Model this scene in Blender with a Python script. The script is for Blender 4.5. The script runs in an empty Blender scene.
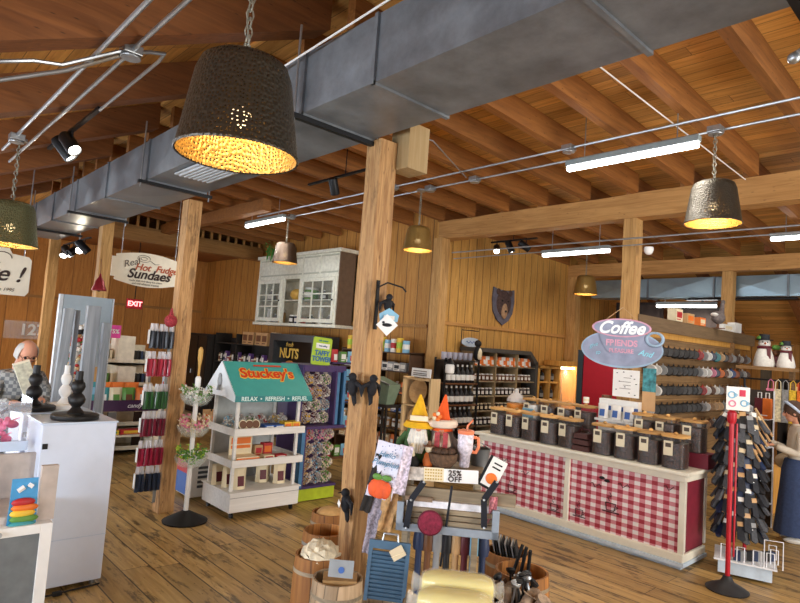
import bpy, math, random
from mathutils import Vector, Matrix
random.seed(7)
C = bpy.context.scene.collection
PI = math.pi
sc = bpy.context.scene
# ------------------------------------------------------------------ camera
F_PX, YAW, PIT, ROL, EYE = 590.0, math.radians(42.86), math.radians(4.25), math.radians(4.06), 2.0
fw = Vector((-math.cos(YAW)*math.cos(PIT), math.sin(YAW)*math.cos(PIT), math.sin(PIT)))
rt = Vector((math.sin(YAW), math.cos(YAW), 0))
up = rt.cross(fw)
rt, up = rt*math.cos(ROL)+up*math.sin(ROL), up*math.cos(ROL)-rt*math.sin(ROL)
cam = bpy.data.cameras.new('camera'); cam.sensor_width = 36; cam.lens = F_PX/800*36; cam.clip_start = .05; cam.clip_end = 100
camo = bpy.data.objects.new('camera', cam); C.objects.link(camo)
M = Matrix((rt, up, -fw)).transposed().to_4x4(); M.translation = (0, 0, EYE); camo.matrix_world = M
sc.camera = camo
# ------------------------------------------------------------------ world, light, exposure
w = bpy.data.worlds.new('world'); sc.world = w; w.use_nodes = True
w.node_tree.nodes['Background'].inputs[0].default_value = (.80, .88, 1, 1)
w.node_tree.nodes['Background'].inputs[1].default_value = .9
sc.view_settings.view_transform = 'Standard'; sc.view_settings.look = 'None'
sc.view_settings.gamma = 1; sc.view_settings.use_curve_mapping = False
sc.view_settings.exposure = 0.5
sc.cycles.use_denoising = True
sc.cycles.max_bounces = 6; sc.cycles.sample_clamp_indirect = 4; sc.cycles.caustics_reflective = False; sc.cycles.caustics_refractive = False
def lamp(name, kind, loc, energy, color, size=.1, size_y=None, rot=None, spot=None):
    l = bpy.data.lights.new(name, kind); l.energy = energy; l.color = color
    if kind == 'AREA':
        l.size = size
        if size_y: l.shape = 'RECTANGLE'; l.size_y = size_y
    else: l.shadow_soft_size = size
    if spot: l.spot_size = spot; l.spot_blend = .5
    o = bpy.data.objects.new(name, l); C.objects.link(o); o.location = loc
    if rot: o.rotation_euler = rot
    return o
COOL = (.78, .88, 1); WARM = (1, .80, .55); NEUT = (1, .95, .86)
lamp('daylight_front', 'AREA', (-4, -3.4, 1.9), 720, COOL, 9, 2.2, (PI/2, 0, 0))          # shop windows behind the camera, towards +y
lamp('daylight_fill_left', 'AREA', (-15.2, -1.2, 1.9), 260, COOL, 3.5, 1.8, (0, PI/2, PI))  # added fill light for the left side, no window built there
lamp('daylight_side', 'AREA', (4.2, 4.5, 2.0), 600, NEUT, 9, 2.4, (0, -PI/2, PI))          # entrance side, towards -x
# ------------------------------------------------------------------ pixel to place
def _ray(px, py): return fw + rt*((px-400)/F_PX) - up*((py-301.5)/F_PX)
def Pz(px, py, z): d = _ray(px, py); return Vector((0, 0, EYE)) + d*((z-EYE)/d.z)
def Px(px, py, x): d = _ray(px, py); return Vector((0, 0, EYE)) + d*(x/d.x)
def Py(px, py, y): d = _ray(px, py); return Vector((0, 0, EYE)) + d*(y/d.y)
# ------------------------------------------------------------------ materials
MATS = {}
def newmat(name):
    m = bpy.data.materials.new(name); m.use_nodes = True; MATS[name] = m
    nt = m.node_tree; return m, nt, nt.nodes['Principled BSDF']
def N(nt, t, **kw):
    n = nt.nodes.new(t)
    for k, v in kw.items():
        if k.startswith('i_'): n.inputs[int(k[2:])].default_value = v
        else: setattr(n, k, v)
    return n
def L(nt, a, b): nt.links.new(a, b)
def math_(nt, op, a, b=None, c=None):
    n = N(nt, 'ShaderNodeMath', operation=op)
    for i, v in enumerate((a, b, c)):
        if v is None: continue
        if isinstance(v, (int, float)): n.inputs[i].default_value = v
        else: L(nt, v, n.inputs[i])
    return n.outputs[0]
def mixc(nt, fac, a, b, mode='MIX'):
    n = N(nt, 'ShaderNodeMix', data_type='RGBA', blend_type=mode)
    for i, v in ((0, fac), (6, a), (7, b)):
        if isinstance(v, (int, float)): n.inputs[i].default_value = v
        elif isinstance(v, tuple): n.inputs[i].default_value = (*v[:3], 1)
        else: L(nt, v, n.inputs[i])
    return n.outputs[2]
def ramp(nt, fac, stops):
    r = N(nt, 'ShaderNodeValToRGB'); cr = r.color_ramp
    while len(cr.elements) < len(stops): cr.elements.new(.5)
    for e, (p, c) in zip(cr.elements, stops): e.position = p; e.color = (*c, 1)
    L(nt, fac, r.inputs[0]); return r.outputs[0]
def rgb(h):
    h = h.lstrip('#'); v = [int(h[i:i+2], 16)/255 for i in (0, 2, 4)]
    return tuple(x/12.92 if x <= .04045 else ((x+.055)/1.055)**2.4 for x in v)
def flat(name, col, rough=.6, metal=0, var=.12, scale=12, bump=0, spec=.4):
    if name in MATS: return MATS[name]
    if isinstance(col, str): col = rgb(col)
    m, nt, b = newmat(name)
    tc = N(nt, 'ShaderNodeTexCoord'); nz = N(nt, 'ShaderNodeTexNoise'); nz.inputs['Scale'].default_value = scale; nz.inputs['Detail'].default_value = 4
    L(nt, tc.outputs['Object'], nz.inputs[0])
    c1 = tuple(max(0, c*(1-var)) for c in col); c2 = tuple(min(1, c*(1+var)) for c in col)
    L(nt, ramp(nt, nz.outputs[0], [(.3, c1), (.7, c2)]), b.inputs['Base Color'])
    b.inputs['Roughness'].default_value = rough; b.inputs['Metallic'].default_value = metal; b.inputs['Specular IOR Level'].default_value = spec
    if bump:
        bp = N(nt, 'ShaderNodeBump'); bp.inputs['Strength'].default_value = bump; bp.inputs['Distance'].default_value = .01
        L(nt, nz.outputs[0], bp.inputs['Height']); L(nt, bp.outputs[0], b.inputs['Normal'])
    return m
def glow(name, col, strength):
    if name in MATS: return MATS[name]
    m, nt, b = newmat(name)
    b.inputs['Base Color'].default_value = (*col, 1); b.inputs['Emission Color'].default_value = (*col, 1); b.inputs['Emission Strength'].default_value = strength
    return m
def glass(name, col=(1, 1, 1), alpha=.25, rough=.05):
    if name in MATS: return MATS[name]
    m, nt, b = newmat(name)
    b.inputs['Base Color'].default_value = (*col, 1); b.inputs['Roughness'].default_value = rough
    b.inputs['Alpha'].default_value = alpha; b.inputs['Specular IOR Level'].default_value = .8
    return m
def wood(name, ca, cb, axis=2, pw=None, paxis=0, seam=.35, seamw=.03, rough=.7, grain=6, jitter=.35, knots=True, plen=None, stain=0):
    """grain runs along axis; boards pw wide across paxis (world axes)"""
    if name in MATS: return MATS[name]
    if isinstance(ca, str): ca = rgb(ca)
    if isinstance(cb, str): cb = rgb(cb)
    m, nt, b = newmat(name)
    tc = N(nt, 'ShaderNodeTexCoord'); sep = N(nt, 'ShaderNodeSeparateXYZ'); L(nt, tc.outputs['Object'], sep.inputs[0])
    oi = N(nt, 'ShaderNodeObjectInfo')
    mp = N(nt, 'ShaderNodeMapping'); s = [grain*4]*3; s[axis] = grain*.28; mp.inputs['Scale'].default_value = s
    off = N(nt, 'ShaderNodeCombineXYZ')
    if pw:
        idx = math_(nt, 'FLOOR', math_(nt, 'DIVIDE', sep.outputs[paxis], pw))
        wn = N(nt, 'ShaderNodeTexWhiteNoise', noise_dimensions='1D'); L(nt, idx, wn.inputs['W']); rnd = wn.outputs[0]
        if plen:
            i2 = math_(nt, 'FLOOR', math_(nt, 'ADD', math_(nt, 'DIVIDE', sep.outputs[axis], plen), math_(nt, 'MULTIPLY', rnd, 7.3)))
            wn2 = N(nt, 'ShaderNodeTexWhiteNoise', noise_dimensions='2D'); cx = N(nt, 'ShaderNodeCombineXYZ'); L(nt, idx, cx.inputs[0]); L(nt, i2, cx.inputs[1]); L(nt, cx.outputs[0], wn2.inputs['Vector']); rnd = wn2.outputs[0]
    else: rnd = oi.outputs['Random']
    for i in range(3): L(nt, math_(nt, 'MULTIPLY', rnd, 17.0+i*5), off.inputs[i])
    add = N(nt, 'ShaderNodeVectorMath', operation='ADD'); L(nt, tc.outputs['Object'], add.inputs[0]); L(nt, off.outputs[0], add.inputs[1])
    L(nt, add.outputs[0], mp.inputs[0])
    nz = N(nt, 'ShaderNodeTexNoise'); nz.inputs['Scale'].default_value = 1; nz.inputs['Detail'].default_value = 6; nz.inputs['Distortion'].default_value = 1.2
    L(nt, mp.outputs[0], nz.inputs[0])
    mid = tuple((a+c)/2 for a, c in zip(ca, cb))
    col = ramp(nt, nz.outputs[0], [(.2, ca), (.5, mid), (.8, cb)])
    hs = N(nt, 'ShaderNodeHueSaturation'); L(nt, col, hs.inputs['Color'])
    L(nt, math_(nt, 'MULTIPLY_ADD', rnd, jitter*2, 1-jitter), hs.inputs['Value']); col = hs.outputs[0]
    if knots:
        vo = N(nt, 'ShaderNodeTexVoronoi'); m2 = N(nt, 'ShaderNodeMapping'); s2 = [5]*3; s2[axis] = 1.3; m2.inputs['Scale'].default_value = s2
        L(nt, add.outputs[0], m2.inputs[0]); L(nt, m2.outputs[0], vo.inputs['Vector'])
        col = mixc(nt, ramp(nt, vo.outputs['Distance'], [(.04, (.75,)*3), (.13, (0,)*3)]), col, tuple(c*.25 for c in ca))
    if stain:
        n2 = N(nt, 'ShaderNodeTexNoise'); m3 = N(nt, 'ShaderNodeMapping'); s3 = [9]*3; s3[axis] = 2.2; m3.inputs['Scale'].default_value = s3
        L(nt, add.outputs[0], m3.inputs[0]); L(nt, m3.outputs[0], n2.inputs[0]); n2.inputs['Detail'].default_value = 8; n2.inputs['Scale'].default_value = 1; n2.inputs['Roughness'].default_value = .7
        col = mixc(nt, ramp(nt, n2.outputs[0], [(.53, (0,)*3), (.62, (stain,)*3)]), col, tuple(c*.22 for c in ca))
    if pw:
        fr = math_(nt, 'FRACT', math_(nt, 'DIVIDE', sep.outputs[paxis], pw))
        edge = math_(nt, 'LESS_THAN', math_(nt, 'MINIMUM', fr, math_(nt, 'SUBTRACT', 1.0, fr)), seamw/2)
        if plen:
            fr2 = math_(nt, 'FRACT', math_(nt, 'ADD', math_(nt, 'DIVIDE', sep.outputs[axis], plen), math_(nt, 'MULTIPLY', wn.outputs[0], 7.3)))
            edge = math_(nt, 'MAXIMUM', edge, math_(nt, 'LESS_THAN', fr2, .006/plen))
        col = mixc(nt, math_(nt, 'MULTIPLY', edge, 1-seam), col, (.01, .006, .003))
    L(nt, col, b.inputs['Base Color'])
    bp = N(nt, 'ShaderNodeBump'); bp.inputs['Strength'].default_value = .35; bp.inputs['Distance'].default_value = .006
    L(nt, nz.outputs[0], bp.inputs['Height']); L(nt, bp.outputs[0], b.inputs['Normal'])
    b.inputs['Roughness'].default_value = rough
    return m
# ------------------------------------------------------------------ mesh builder
class MB:
    def __init__(s): s.v = []; s.f = []; s.mi = []; s.m = 0
    def add(s, vs, fs, T=None):
        n = len(s.v)
        s.v += [tuple(T @ Vector(v)) if T else tuple(v) for v in vs]
        s.f += [tuple(i+n for i in f) for f in fs]; s.mi += [s.m]*len(fs); return s
    def box(s, x0, x1, y0, y1, z0, z1, T=None):
        v = [(x, y, z) for x in (x0, x1) for y in (y0, y1) for z in (z0, z1)]
        return s.add(v, [(0, 1, 3, 2), (4, 6, 7, 5), (0, 4, 5, 1), (2, 3, 7, 6), (0, 2, 6, 4), (1, 5, 7, 3)], T)
    def cb(s, c, d, rz=0, T=None):
        R = Matrix.Translation(c) @ Matrix.Rotation(rz, 4, 'Z')
        if T: R = T @ R
        return s.box(-d[0]/2, d[0]/2, -d[1]/2, d[1]/2, -d[2]/2, d[2]/2, R)
    def lathe(s, prof, n=24, c=(0, 0, 0), T=None, cap=True, a0=0, a1=2*PI):
        full = abs(a1-a0-2*PI) < 1e-6; m = n if full else n+1
        vs = [(c[0]+r*math.cos(a0+(a1-a0)*i/n), c[1]+r*math.sin(a0+(a1-a0)*i/n), c[2]+z) for r, z in prof for i in range(m)]
        fs = [(k*m+i, k*m+(i+1) % m, (k+1)*m+(i+1) % m, (k+1)*m+i) for k in range(len(prof)-1) for i in range(n)]
        if cap and full: fs += [tuple(reversed(range(m))), tuple(range((len(prof)-1)*m, len(prof)*m))]
        return s.add(vs, fs, T)
    def cyl(s, p0, p1, r0, r1=None, n=12, T=None, cap=True):
        p0, p1 = Vector(p0), Vector(p1); d = p1-p0; q = d.to_track_quat('Z', 'Y').to_matrix().to_4x4(); q.translation = p0
        if T: q = T @ q
        return s.lathe([(r0, 0), (r0 if r1 is None else r1, d.length)], n, T=q, cap=cap)
    def tube(s, pts, r, n=8):
        pts = [Vector(p) for p in pts]; vs = []; pr = None
        for i, p in enumerate(pts):
            t = (pts[min(i+1, len(pts)-1)]-pts[max(i-1, 0)]).normalized()
            if pr is None: pr = t.orthogonal().normalized()
            pr = (pr-t*pr.dot(t)).normalized(); b = t.cross(pr)
            rr = r[i] if isinstance(r, (list, tuple)) else r
            vs += [tuple(p+(pr*math.cos(2*PI*k/n)+b*math.sin(2*PI*k/n))*rr) for k in range(n)]
        fs = [(i*n+k, i*n+(k+1) % n, (i+1)*n+(k+1) % n, (i+1)*n+k) for i in range(len(pts)-1) for k in range(n)]
        fs += [tuple(reversed(range(n))), tuple(range((len(pts)-1)*n, len(pts)*n))]
        return s.add(vs, fs)
    def torus(s, c, R, r, n=16, k=6, T=None):
        vs = [((R+r*math.cos(2*PI*j/k))*math.cos(2*PI*i/n), (R+r*math.cos(2*PI*j/k))*math.sin(2*PI*i/n), r*math.sin(2*PI*j/k)) for i in range(n) for j in range(k)]
        fs = [(i*k+j, ((i+1) % n)*k+j, ((i+1) % n)*k+(j+1) % k, i*k+(j+1) % k) for i in range(n) for j in range(k)]
        Q = Matrix.Translation(c)
        if T: Q = Q @ T
        return s.add(vs, fs, Q)
    def ball(s, c, r, nu=12, nv=8, T=None):
        if isinstance(r, (int, float)): r = (r,)*3
        vs = [(c[0], c[1], c[2]-r[2])]
        for j in range(1, nv):
            a = -PI/2+PI*j/nv
            vs += [(c[0]+r[0]*math.cos(a)*math.cos(2*PI*i/nu), c[1]+r[1]*math.cos(a)*math.sin(2*PI*i/nu), c[2]+r[2]*math.sin(a)) for i in range(nu)]
        vs.append((c[0], c[1], c[2]+r[2])); e = len(vs)-1
        fs = [(0, 1+(i+1) % nu, 1+i) for i in range(nu)]
        fs += [(1+j*nu+i, 1+j*nu+(i+1) % nu, 1+(j+1)*nu+(i+1) % nu, 1+(j+1)*nu+i) for j in range(nv-2) for i in range(nu)]
        fs += [(e, 1+(nv-2)*nu+i, 1+(nv-2)*nu+(i+1) % nu) for i in range(nu)]
        return s.add(vs, fs, T)
    def prism(s, poly, t0, t1, plane='xz', T=None):
        """2D outline extruded; plane xz: outline (x,z) extruded along y; xy: along z; yz: along x"""
        def P(a, b, t): return (a, t, b) if plane == 'xz' else (a, b, t) if plane == 'xy' else (t, a, b)
        n = len(poly); vs = [P(a, b, t) for t in (t0, t1) for a, b in poly]
        fs = [tuple(range(n)), tuple(reversed(range(n, 2*n)))] + [(i, i+n, (i+1) % n+n, (i+1) % n) for i in range(n)]
        return s.add(vs, fs, T)
    def build(s, name, mat, parent=None, smooth=False, bevel=0, loc=None, rot=None):
        me = bpy.data.meshes.new(name); me.from_pydata(s.v, [], s.f)
        mats = mat if isinstance(mat, (list, tuple)) else [mat]
        for m in mats: me.materials.append(m)
        if len(mats) > 1: me.polygons.foreach_set('material_index', s.mi)
        me.validate()
        import bmesh
        bm = bmesh.new(); bm.from_mesh(me); bmesh.ops.recalc_face_normals(bm, faces=bm.faces); bm.to_mesh(me); bm.free()
        if smooth:
            me.polygons.foreach_set('use_smooth', [True]*len(me.polygons)); me.set_sharp_from_angle(angle=math.radians(40))
        o = bpy.data.objects.new(name, me); C.objects.link(o)
        if parent: o.parent = parent
        if loc is not None: o.location = loc
        if rot is not None: o.rotation_euler = rot
        if bevel:
            b = o.modifiers.new('bevel', 'BEVEL'); b.width = bevel; b.segments = 2; b.limit_method = 'ANGLE'
        return o
def tag(o, label=None, cat=None, group=None, kind=None):
    for k, v in (('label', label), ('category', cat), ('group', group), ('kind', kind)):
        if v: o[k] = v
    return o
def thing(name, label, cat, loc=(0, 0, 0), rz=0, group=None, rot=None):
    o = bpy.data.objects.new(name, None); C.objects.link(o); o.empty_display_size = .1
    o.location = loc; o.rotation_euler = rot or (0, 0, rz)
    return tag(o, label, cat, group)
def kids(o): return [c for c in C.objects if c.parent == o]
def dup(o, loc=None, rz=None, label=None, parent=None, rot=None, scale=None):
    c = o.copy(); C.objects.link(c)
    if parent is not None: c.parent = parent
    if loc is not None: c.location = loc
    if rz is not None: c.rotation_euler = (0, 0, rz)
    if rot is not None: c.rotation_euler = rot
    if scale is not None: c.scale = (scale,)*3 if isinstance(scale, (int, float)) else scale
    if label: c['label'] = label
    for k in o.children: dup(k, parent=c)
    return c
def setmat(o, name, mat):
    """give the child named like name its own mesh copy with another material"""
    for c in [o]+list(o.children):
        if c.name.split('.')[0] == name and c.data: c.data = c.data.copy(); c.data.materials[0] = mat
def text(s, size, mat, parent, loc, rot=(PI/2, 0, 0), ext=.002, shear=0, bold=0, name='lettering', align='CENTER', space=1, sx=1):
    cu = bpy.data.curves.new(name, 'FONT'); cu.body = s; cu.size = size; cu.extrude = ext; cu.shear = shear; cu.offset = bold
    cu.align_x = align; cu.align_y = 'CENTER'; cu.space_character = space
    t = bpy.data.objects.new('tmp', cu); C.objects.link(t)
    dg = bpy.context.evaluated_depsgraph_get(); dg.update(); me = bpy.data.meshes.new_from_object(t.evaluated_get(dg)); me.name = name
    bpy.data.objects.remove(t); me.materials.clear(); me.materials.append(mat)
    o = bpy.data.objects.new(name, me); C.objects.link(o); o.parent = parent; o.location = loc; o.rotation_euler = rot; o.scale = (sx, 1, 1)
    return o
def struct(o, label=None): o['kind'] = 'structure'; return o
def rough_beam(x0, x1, y0, y1, z0, z1, axis, jit=.008, step=.35):
    """hewn timber: box cut along its length with slightly wandering edges"""
    lo, hi = ((x0, x1), (y0, y1), (z0, z1))[axis]; n = max(2, int((hi-lo)/step)); m = MB(); vs = []
    o = [a for a in range(3) if a != axis]; R = ((x0, x1), (y0, y1), (z0, z1))
    for i in range(n+1):
        t = lo+(hi-lo)*i/n
        for a, b in ((0, 0), (1, 0), (1, 1), (0, 1)):
            p = [0, 0, 0]; p[axis] = t; p[o[0]] = R[o[0]][a]+random.uniform(-jit, jit); p[o[1]] = R[o[1]][b]+random.uniform(-jit, jit); vs.append(p)
    fs = [(i*4+k, i*4+(k+1) % 4, (i+1)*4+(k+1) % 4, (i+1)*4+k) for i in range(n) for k in range(4)]+[(0, 1, 2, 3), (n*4+3, n*4+2, n*4+1, n*4)]
    m.add(vs, fs); return m

# ================================================================== STRUCTURE
W_ceil = wood('ceiling_boards', '#aa7636', '#e2ae62', 0, .14, 1, .35, .05, plen=2.6, jitter=.22)
W_joist = wood('joist_wood', '#73451b', '#a56c32', 1, jitter=.15)
W_raft = wood('rafter_wood', '#6a3e1c', '#965f30', 1, jitter=.12)
W_beam = wood('beam_wood', '#9a6a34', '#cc9c5e', 0, jitter=.08)
W_post = wood('post_wood', '#86582b', '#d8ab72', 2, jitter=.12, grain=9, stain=.5)
W_wallA = wood('wall_boards_back', '#9a6426', '#cc964a', 2, .3, 0, .2, .05, jitter=.1)
W_wallB = wood('wall_boards_side', '#aa7630', '#dcaa5a', 2, .21, 1, .15, .055, jitter=.1)
W_floor = wood('floor_planks', '#8f6e3a', '#c2a166', 0, .23, 1, .15, .05, rough=.40, jitter=.2, plen=2.9, stain=.85, grain=5)
W_dark = wood('dark_wood', '#2a1c12', '#463222', 2)
W_trim = wood('trim_wood', '#8f622f', '#bb8a4c', 1)
struct(MB().box(-16.2, 4.5, -4, 15, -.12, 0).build('floor', W_floor))
def zj(y): return 4.10+.04*(6.95-y)           # underside of the flat roof's joists
# main ceiling (boards above the joists), near slope, far lean-to
struct(MB().add([(-16.2, 2.35, zj(2.35)+.24), (4.5, 2.35, zj(2.35)+.24), (4.5, 11.1, zj(11.1)+.24), (-16.2, 11.1, zj(11.1)+.24),
                 (-16.2, 2.35, zj(2.35)+.3), (4.5, 2.35, zj(2.35)+.3), (4.5, 11.1, zj(11.1)+.3), (-16.2, 11.1, zj(11.1)+.3)],
                [(0, 1, 2, 3), (4, 5, 6, 7), (0, 1, 5, 4), (2, 3, 7, 6), (0, 3, 7, 4), (1, 2, 6, 5)]).build('ceiling', W_ceil))
def slab(name, y0, z0, y1, z1, x0, x1, t, mat):
    return struct(MB().prism([(y0, z0), (y1, z1), (y1, z1+t), (y0, z0+t)], x0, x1, 'yz').build(name, mat))
zr = lambda y: 4.12+.46*(y-2.04)              # underside of the near sloping rafters
slab('ceiling_near_slope', -4, zr(-4)+.3, 2.4, zr(2.4)+.3, -16.2, 4.5, .06, W_ceil)
zl = lambda y: 3.98-.46*(y-11.1)
slab('ceiling_lean_to', 11.1, zl(11.1)+.2, 15, zl(15)+.2, -7, 4.5, .06, W_ceil)
JX = [-12.1, -11.45, -10.8, -10.13, -9.47, -8.80, -8.1, -7.4, -6.65, -6.0, -5.35, -4.69, -4.03, -3.38, -2.72, -2.05, -1.37, -.7, 0, .7, 1.4, 2.1]
for x in JX:
    y1 = 7.0
    m = MB().prism([(2.45, zj(2.45)), (y1, zj(y1)), (y1, zj(y1)+.235), (2.45, zj(2.45)+.235)], x-.045, x+.045, 'yz')
    struct(m.build('ceiling_joist', W_joist)); 
    if x > -6.8:
        m = MB().prism([(y1+.002, zj(y1)), (11.0, zj(11)), (11.0, zj(11)+.235), (y1+.002, zj(y1)+.235)], x-.11, x-.02, 'yz')
        struct(m.build('ceiling_joist', W_joist))
for i in range(-1, 8):
    x = -.32-1.635*i-.0
    x = -3.6-1.635*(i-2)
    struct(MB().prism([(-4, zr(-4)), (2.36, zr(2.36)), (2.36, zr(2.36)+.3), (-4, zr(-4)+.3)], x-.1, x+.1, 'yz').build('roof_rafter_beam', W_raft))
for x in (-5.6, -4.3, -3.0, -1.7, -.4, .9):
    struct(MB().prism([(11.05, zl(11.05)), (14.5, zl(14.5)), (14.5, zl(14.5)+.2), (11.05, zl(11.05)+.2)], x-.06, x+.06, 'yz').build('lean_to_rafter_beam', W_raft))
struct(rough_beam(-16.2, 4.5, 2.6, 2.86, 3.98, 4.24, 0).build('ridge_beam', W_beam))
struct(rough_beam(-6.72, 4.5, 7.0, 7.2, 3.79, 4.095, 0).build('main_beam', W_beam))
struct(rough_beam(-6.72, 4.5, 11.0, 11.2, 3.68, 3.935, 0).build('far_beam', W_beam))
struct(rough_beam(-12.5, -8.3, 4.6, 4.75, 3.98, 4.17, 0).build('loft_beam', W_joist))
struct(rough_beam(-12.6, -12.4, 3.5, 7.0, 3.75, 4.0, 1).build('header_beam', W_trim))
struct(MB().box(-12.58, -12.42, 3.5, 3.62, 0, 3.75).build('door_1_jamb', W_trim))
# walls
struct(MB().box(-16.2, -6.82, 7.07, 7.2, 0, 4.4).build('wall_back', W_wallA))
struct(MB().box(-6.82, -6.70, 7.07, 14.6, 0, 4.3).build('wall_side', W_wallB))
struct(MB().box(-16.2, 4.5, 14.5, 14.62, 0, 2.7).build('wall_far', W_wallA))
W_end = wood('wall_boards_end', '#9c6428', '#cf9046', 2, .42, 1, .4, .03, jitter=.12)
struct(MB().box(-15.62, -15.5, -4, 7.07, 0, 4.6).build('wall_end', W_end))
struct(MB().box(-6.70, -6.67, 7.2, 14.4, 2.40, 2.46).build('trim_1', W_trim))
struct(MB().box(-15.5, -6.9, 7.04, 7.07, 2.33, 2.38).build('trim_2', W_trim))
struct(MB().box(-15.5, -15.47, -4, 7.0, 2.5, 2.56).build('trim_3', W_trim))

def post(x, y, top, w, label, mat=W_post, y1=None, jit=.007):
    o = rough_beam(x-w/2, x+w/2, y-w/2, y+w/2, 0, top, 2, jit).build('wooden_post', mat); tag(o, label, 'post'); return o
W_post2 = wood('post_wood_pale', '#96682f', '#d9ac6c', 2, jitter=.06, grain=8)
post(-3.26, 2.739, 3.475, .158, 'thick rough wooden post with black birds hung on it, behind the barrels')
post(-6.56, 2.745, 3.475, .165, 'rough wooden post with hanging packets of candy sticks clipped down its side')
post(-9.6, 2.735, 3.98, .16, 'wooden post with a red bell ornament beside the sundaes sign', W_post2)
post(-12.75, 2.735, 3.98, .16, 'bright wooden post between the track spotlights and the fudge sign', W_post2)
post(-6.60, 6.97, 3.79, .19, 'wooden corner post where the long ceiling beam begins, beside the wooden bowl crate', W_post2)
post(-3.43, 7.1, 3.79, .17, 'wooden post behind the coffee cup shaped sign', W_post2)
post(-6.59, 11.1, 3.68, .2, 'wooden post at the far end of the boarded wall, above the lit cabinet', W_post2)
post(-3.60, 11.1, 3.68, .17, 'wooden post rising behind the long shelf of mugs', W_post2)

# ================================================================== CEILING HARDWARE
galv, nt, b = newmat('galvanised_steel')
tc = N(nt, 'ShaderNodeTexCoord'); nz = N(nt, 'ShaderNodeTexNoise'); nz.inputs['Scale'].default_value = 2.2; nz.inputs['Detail'].default_value = 9; nz.inputs['Roughness'].default_value = .68
L(nt, tc.outputs['Object'], nz.inputs[0]); L(nt, ramp(nt, nz.outputs[0], [(.3, rgb('#5a5f64')), (.5, rgb('#767b80')), (.7, rgb('#8d949a'))]), b.inputs['Base Color'])
L(nt, ramp(nt, nz.outputs[0], [(.35, (.3,)*3), (.65, (.5,)*3)]), b.inputs['Roughness']); b.inputs['Metallic'].default_value = .35
GALV = galv
BLACK = flat('black_metal', '#16171a', .45, .3); BLK = flat('matt_black', '#141313', .7)
STEEL = flat('conduit_steel', '#a9adb0', .35, .8); WHITE = flat('white_paint', '#e9e8e4', .5, var=.03)
def cross_section(m, x0, x1, y0, y1, z0, z1, e=.012):
    """a sheet-metal duct section with cross-broken (shallow pyramid) faces"""
    xm, ym, zm = (x0+x1)/2, (y0+y1)/2, (z0+z1)/2
    m.box(x0+.002, x1-.002, y0+.004, y1-.004, z0+.004, z1)
    m.add([(x0, y0, z0), (x1, y0, z0), (x1, y1, z0), (x0, y1, z0), (xm, ym, z0-e)], [(0, 1, 4), (1, 2, 4), (2, 3, 4), (3, 0, 4)])
    m.add([(x0, y0, z0), (x1, y0, z0), (x1, y0, z1), (x0, y0, z1), (xm, y0-e, zm)], [(0, 1, 4), (1, 2, 4), (2, 3, 4), (3, 0, 4)])
    return m
d = thing('air_duct', 'long grey galvanised air duct crossing the picture just under the ridge', 'air duct', (0, 0, 3.48))
xs = [-12.2, -11.0, -9.83, -8.62, -7.35, -6.05, -4.75, -3.28, -2.55, -1.24, .05, 1.3]
for i in range(len(xs)-1):
    big = xs[i] > -5
    cross_section(MB(), xs[i]+.004, xs[i+1]-.004, 2.045, 2.655, 0, .41, .004 if big else .014).build('duct_section', GALV, d)
    if i: MB().box(xs[i]-.014, xs[i]+.014, 2.03, 2.67, -.016, .006).box(xs[i]-.014, xs[i]+.014, 2.026, 2.044, -.016, .41).build('flange', GALV, d)
for x in (-10.9, -8.66, -6.05, -3.28, -.62):
    MB().box(x-.02, x+.02, 1.96, 2.73, -.05, -.018).build('hanger_strap', BLACK, d)
    MB().cyl((x, 1.985, -.09), (x, 1.985, .58), .008).build('hanger_rod', STEEL, d); MB().cyl((x, 2.7, -.09), (x, 2.7, .5), .008).build('hanger_rod', STEEL, d)
m = MB().box(-5.50, -4.9, 2.1, 2.45, -.03, -.014)
for k in range(7): m.box(-5.46, -4.94, 2.13+k*.045, 2.145+k*.045, -.045, -.03)
m.build('vent_grille', flat('vent_grey', '#b9bec2', .5), d)
d = thing('air_duct', 'pale galvanised duct running behind the far beam above the mug shelf', 'air duct', (0, 0, 3.27))
xs = [-6.3, -5.1, -3.9, -2.75, -1.6, -.4, .8]
for i in range(6):
    cross_section(MB(), xs[i]+.004, xs[i+1]-.004, 11.28, 11.66, 0, .36, .03).build('duct_section', flat('bright_galvanised', '#8fa3ad', .35, .55, .1, 4), d)
    if i: MB().box(xs[i]-.015, xs[i]+.015, 11.25, 11.68, -.02, .36).build('flange', GALV, d)
tag(MB().cyl((-4.3, 11.2, 3.22), (-2.6, 11.2, 3.22), .02).box(-4.35, -2.6, 11.15, 11.35, 3.2, 3.215).build('hanging_pipe', BLACK), 'dark rail hanging below the far duct', 'rail')
# conduits
def conduit(pts, label, r=.012, mat=STEEL, junctions=()):
    m = MB().tube(pts, r); o = tag(m.build('conduit_pipe', mat, smooth=True), label, 'conduit')
    for j in junctions: MB().cb((0, 0, 0), (.11, .11, .055)).cyl((0, 0, -.03), (0, 0, -.045), .06, n=16).build('junction_box', STEEL, o, loc=j, bevel=.005)
    return o
conduit([(-6.6, .9, 3.57), (2, .9, 3.57)], 'long steel conduit under the near roof slope, nearest the eaves', .014, junctions=[(-5.95, .9, 3.545)])
conduit([(-7.4, 1.08, 3.65), (2, 1.08, 3.65)], 'steel conduit with a junction box beside the track light', .014, junctions=[(-3.7, 1.08, 3.65)])
conduit([(-5.2, 1.33, 3.745), (-3.95, 1.33, 3.765), (-3.8, 1.31, 3.76), (-3.75, 1.2, 3.71), (-3.74, 1.1, 3.665)], 'short bent conduit feeding the black track light', .012)
conduit([(-3.9, .1, 3.19), (-3.8, .35, 3.33), (-3.75, .6, 3.42), (-3.8, .75, 3.47), (-3.7, .95, 3.58), (-3.7, 1.04, 3.64)], 'flexible grey cable sagging below the rafter at the top left', .012)
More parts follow.
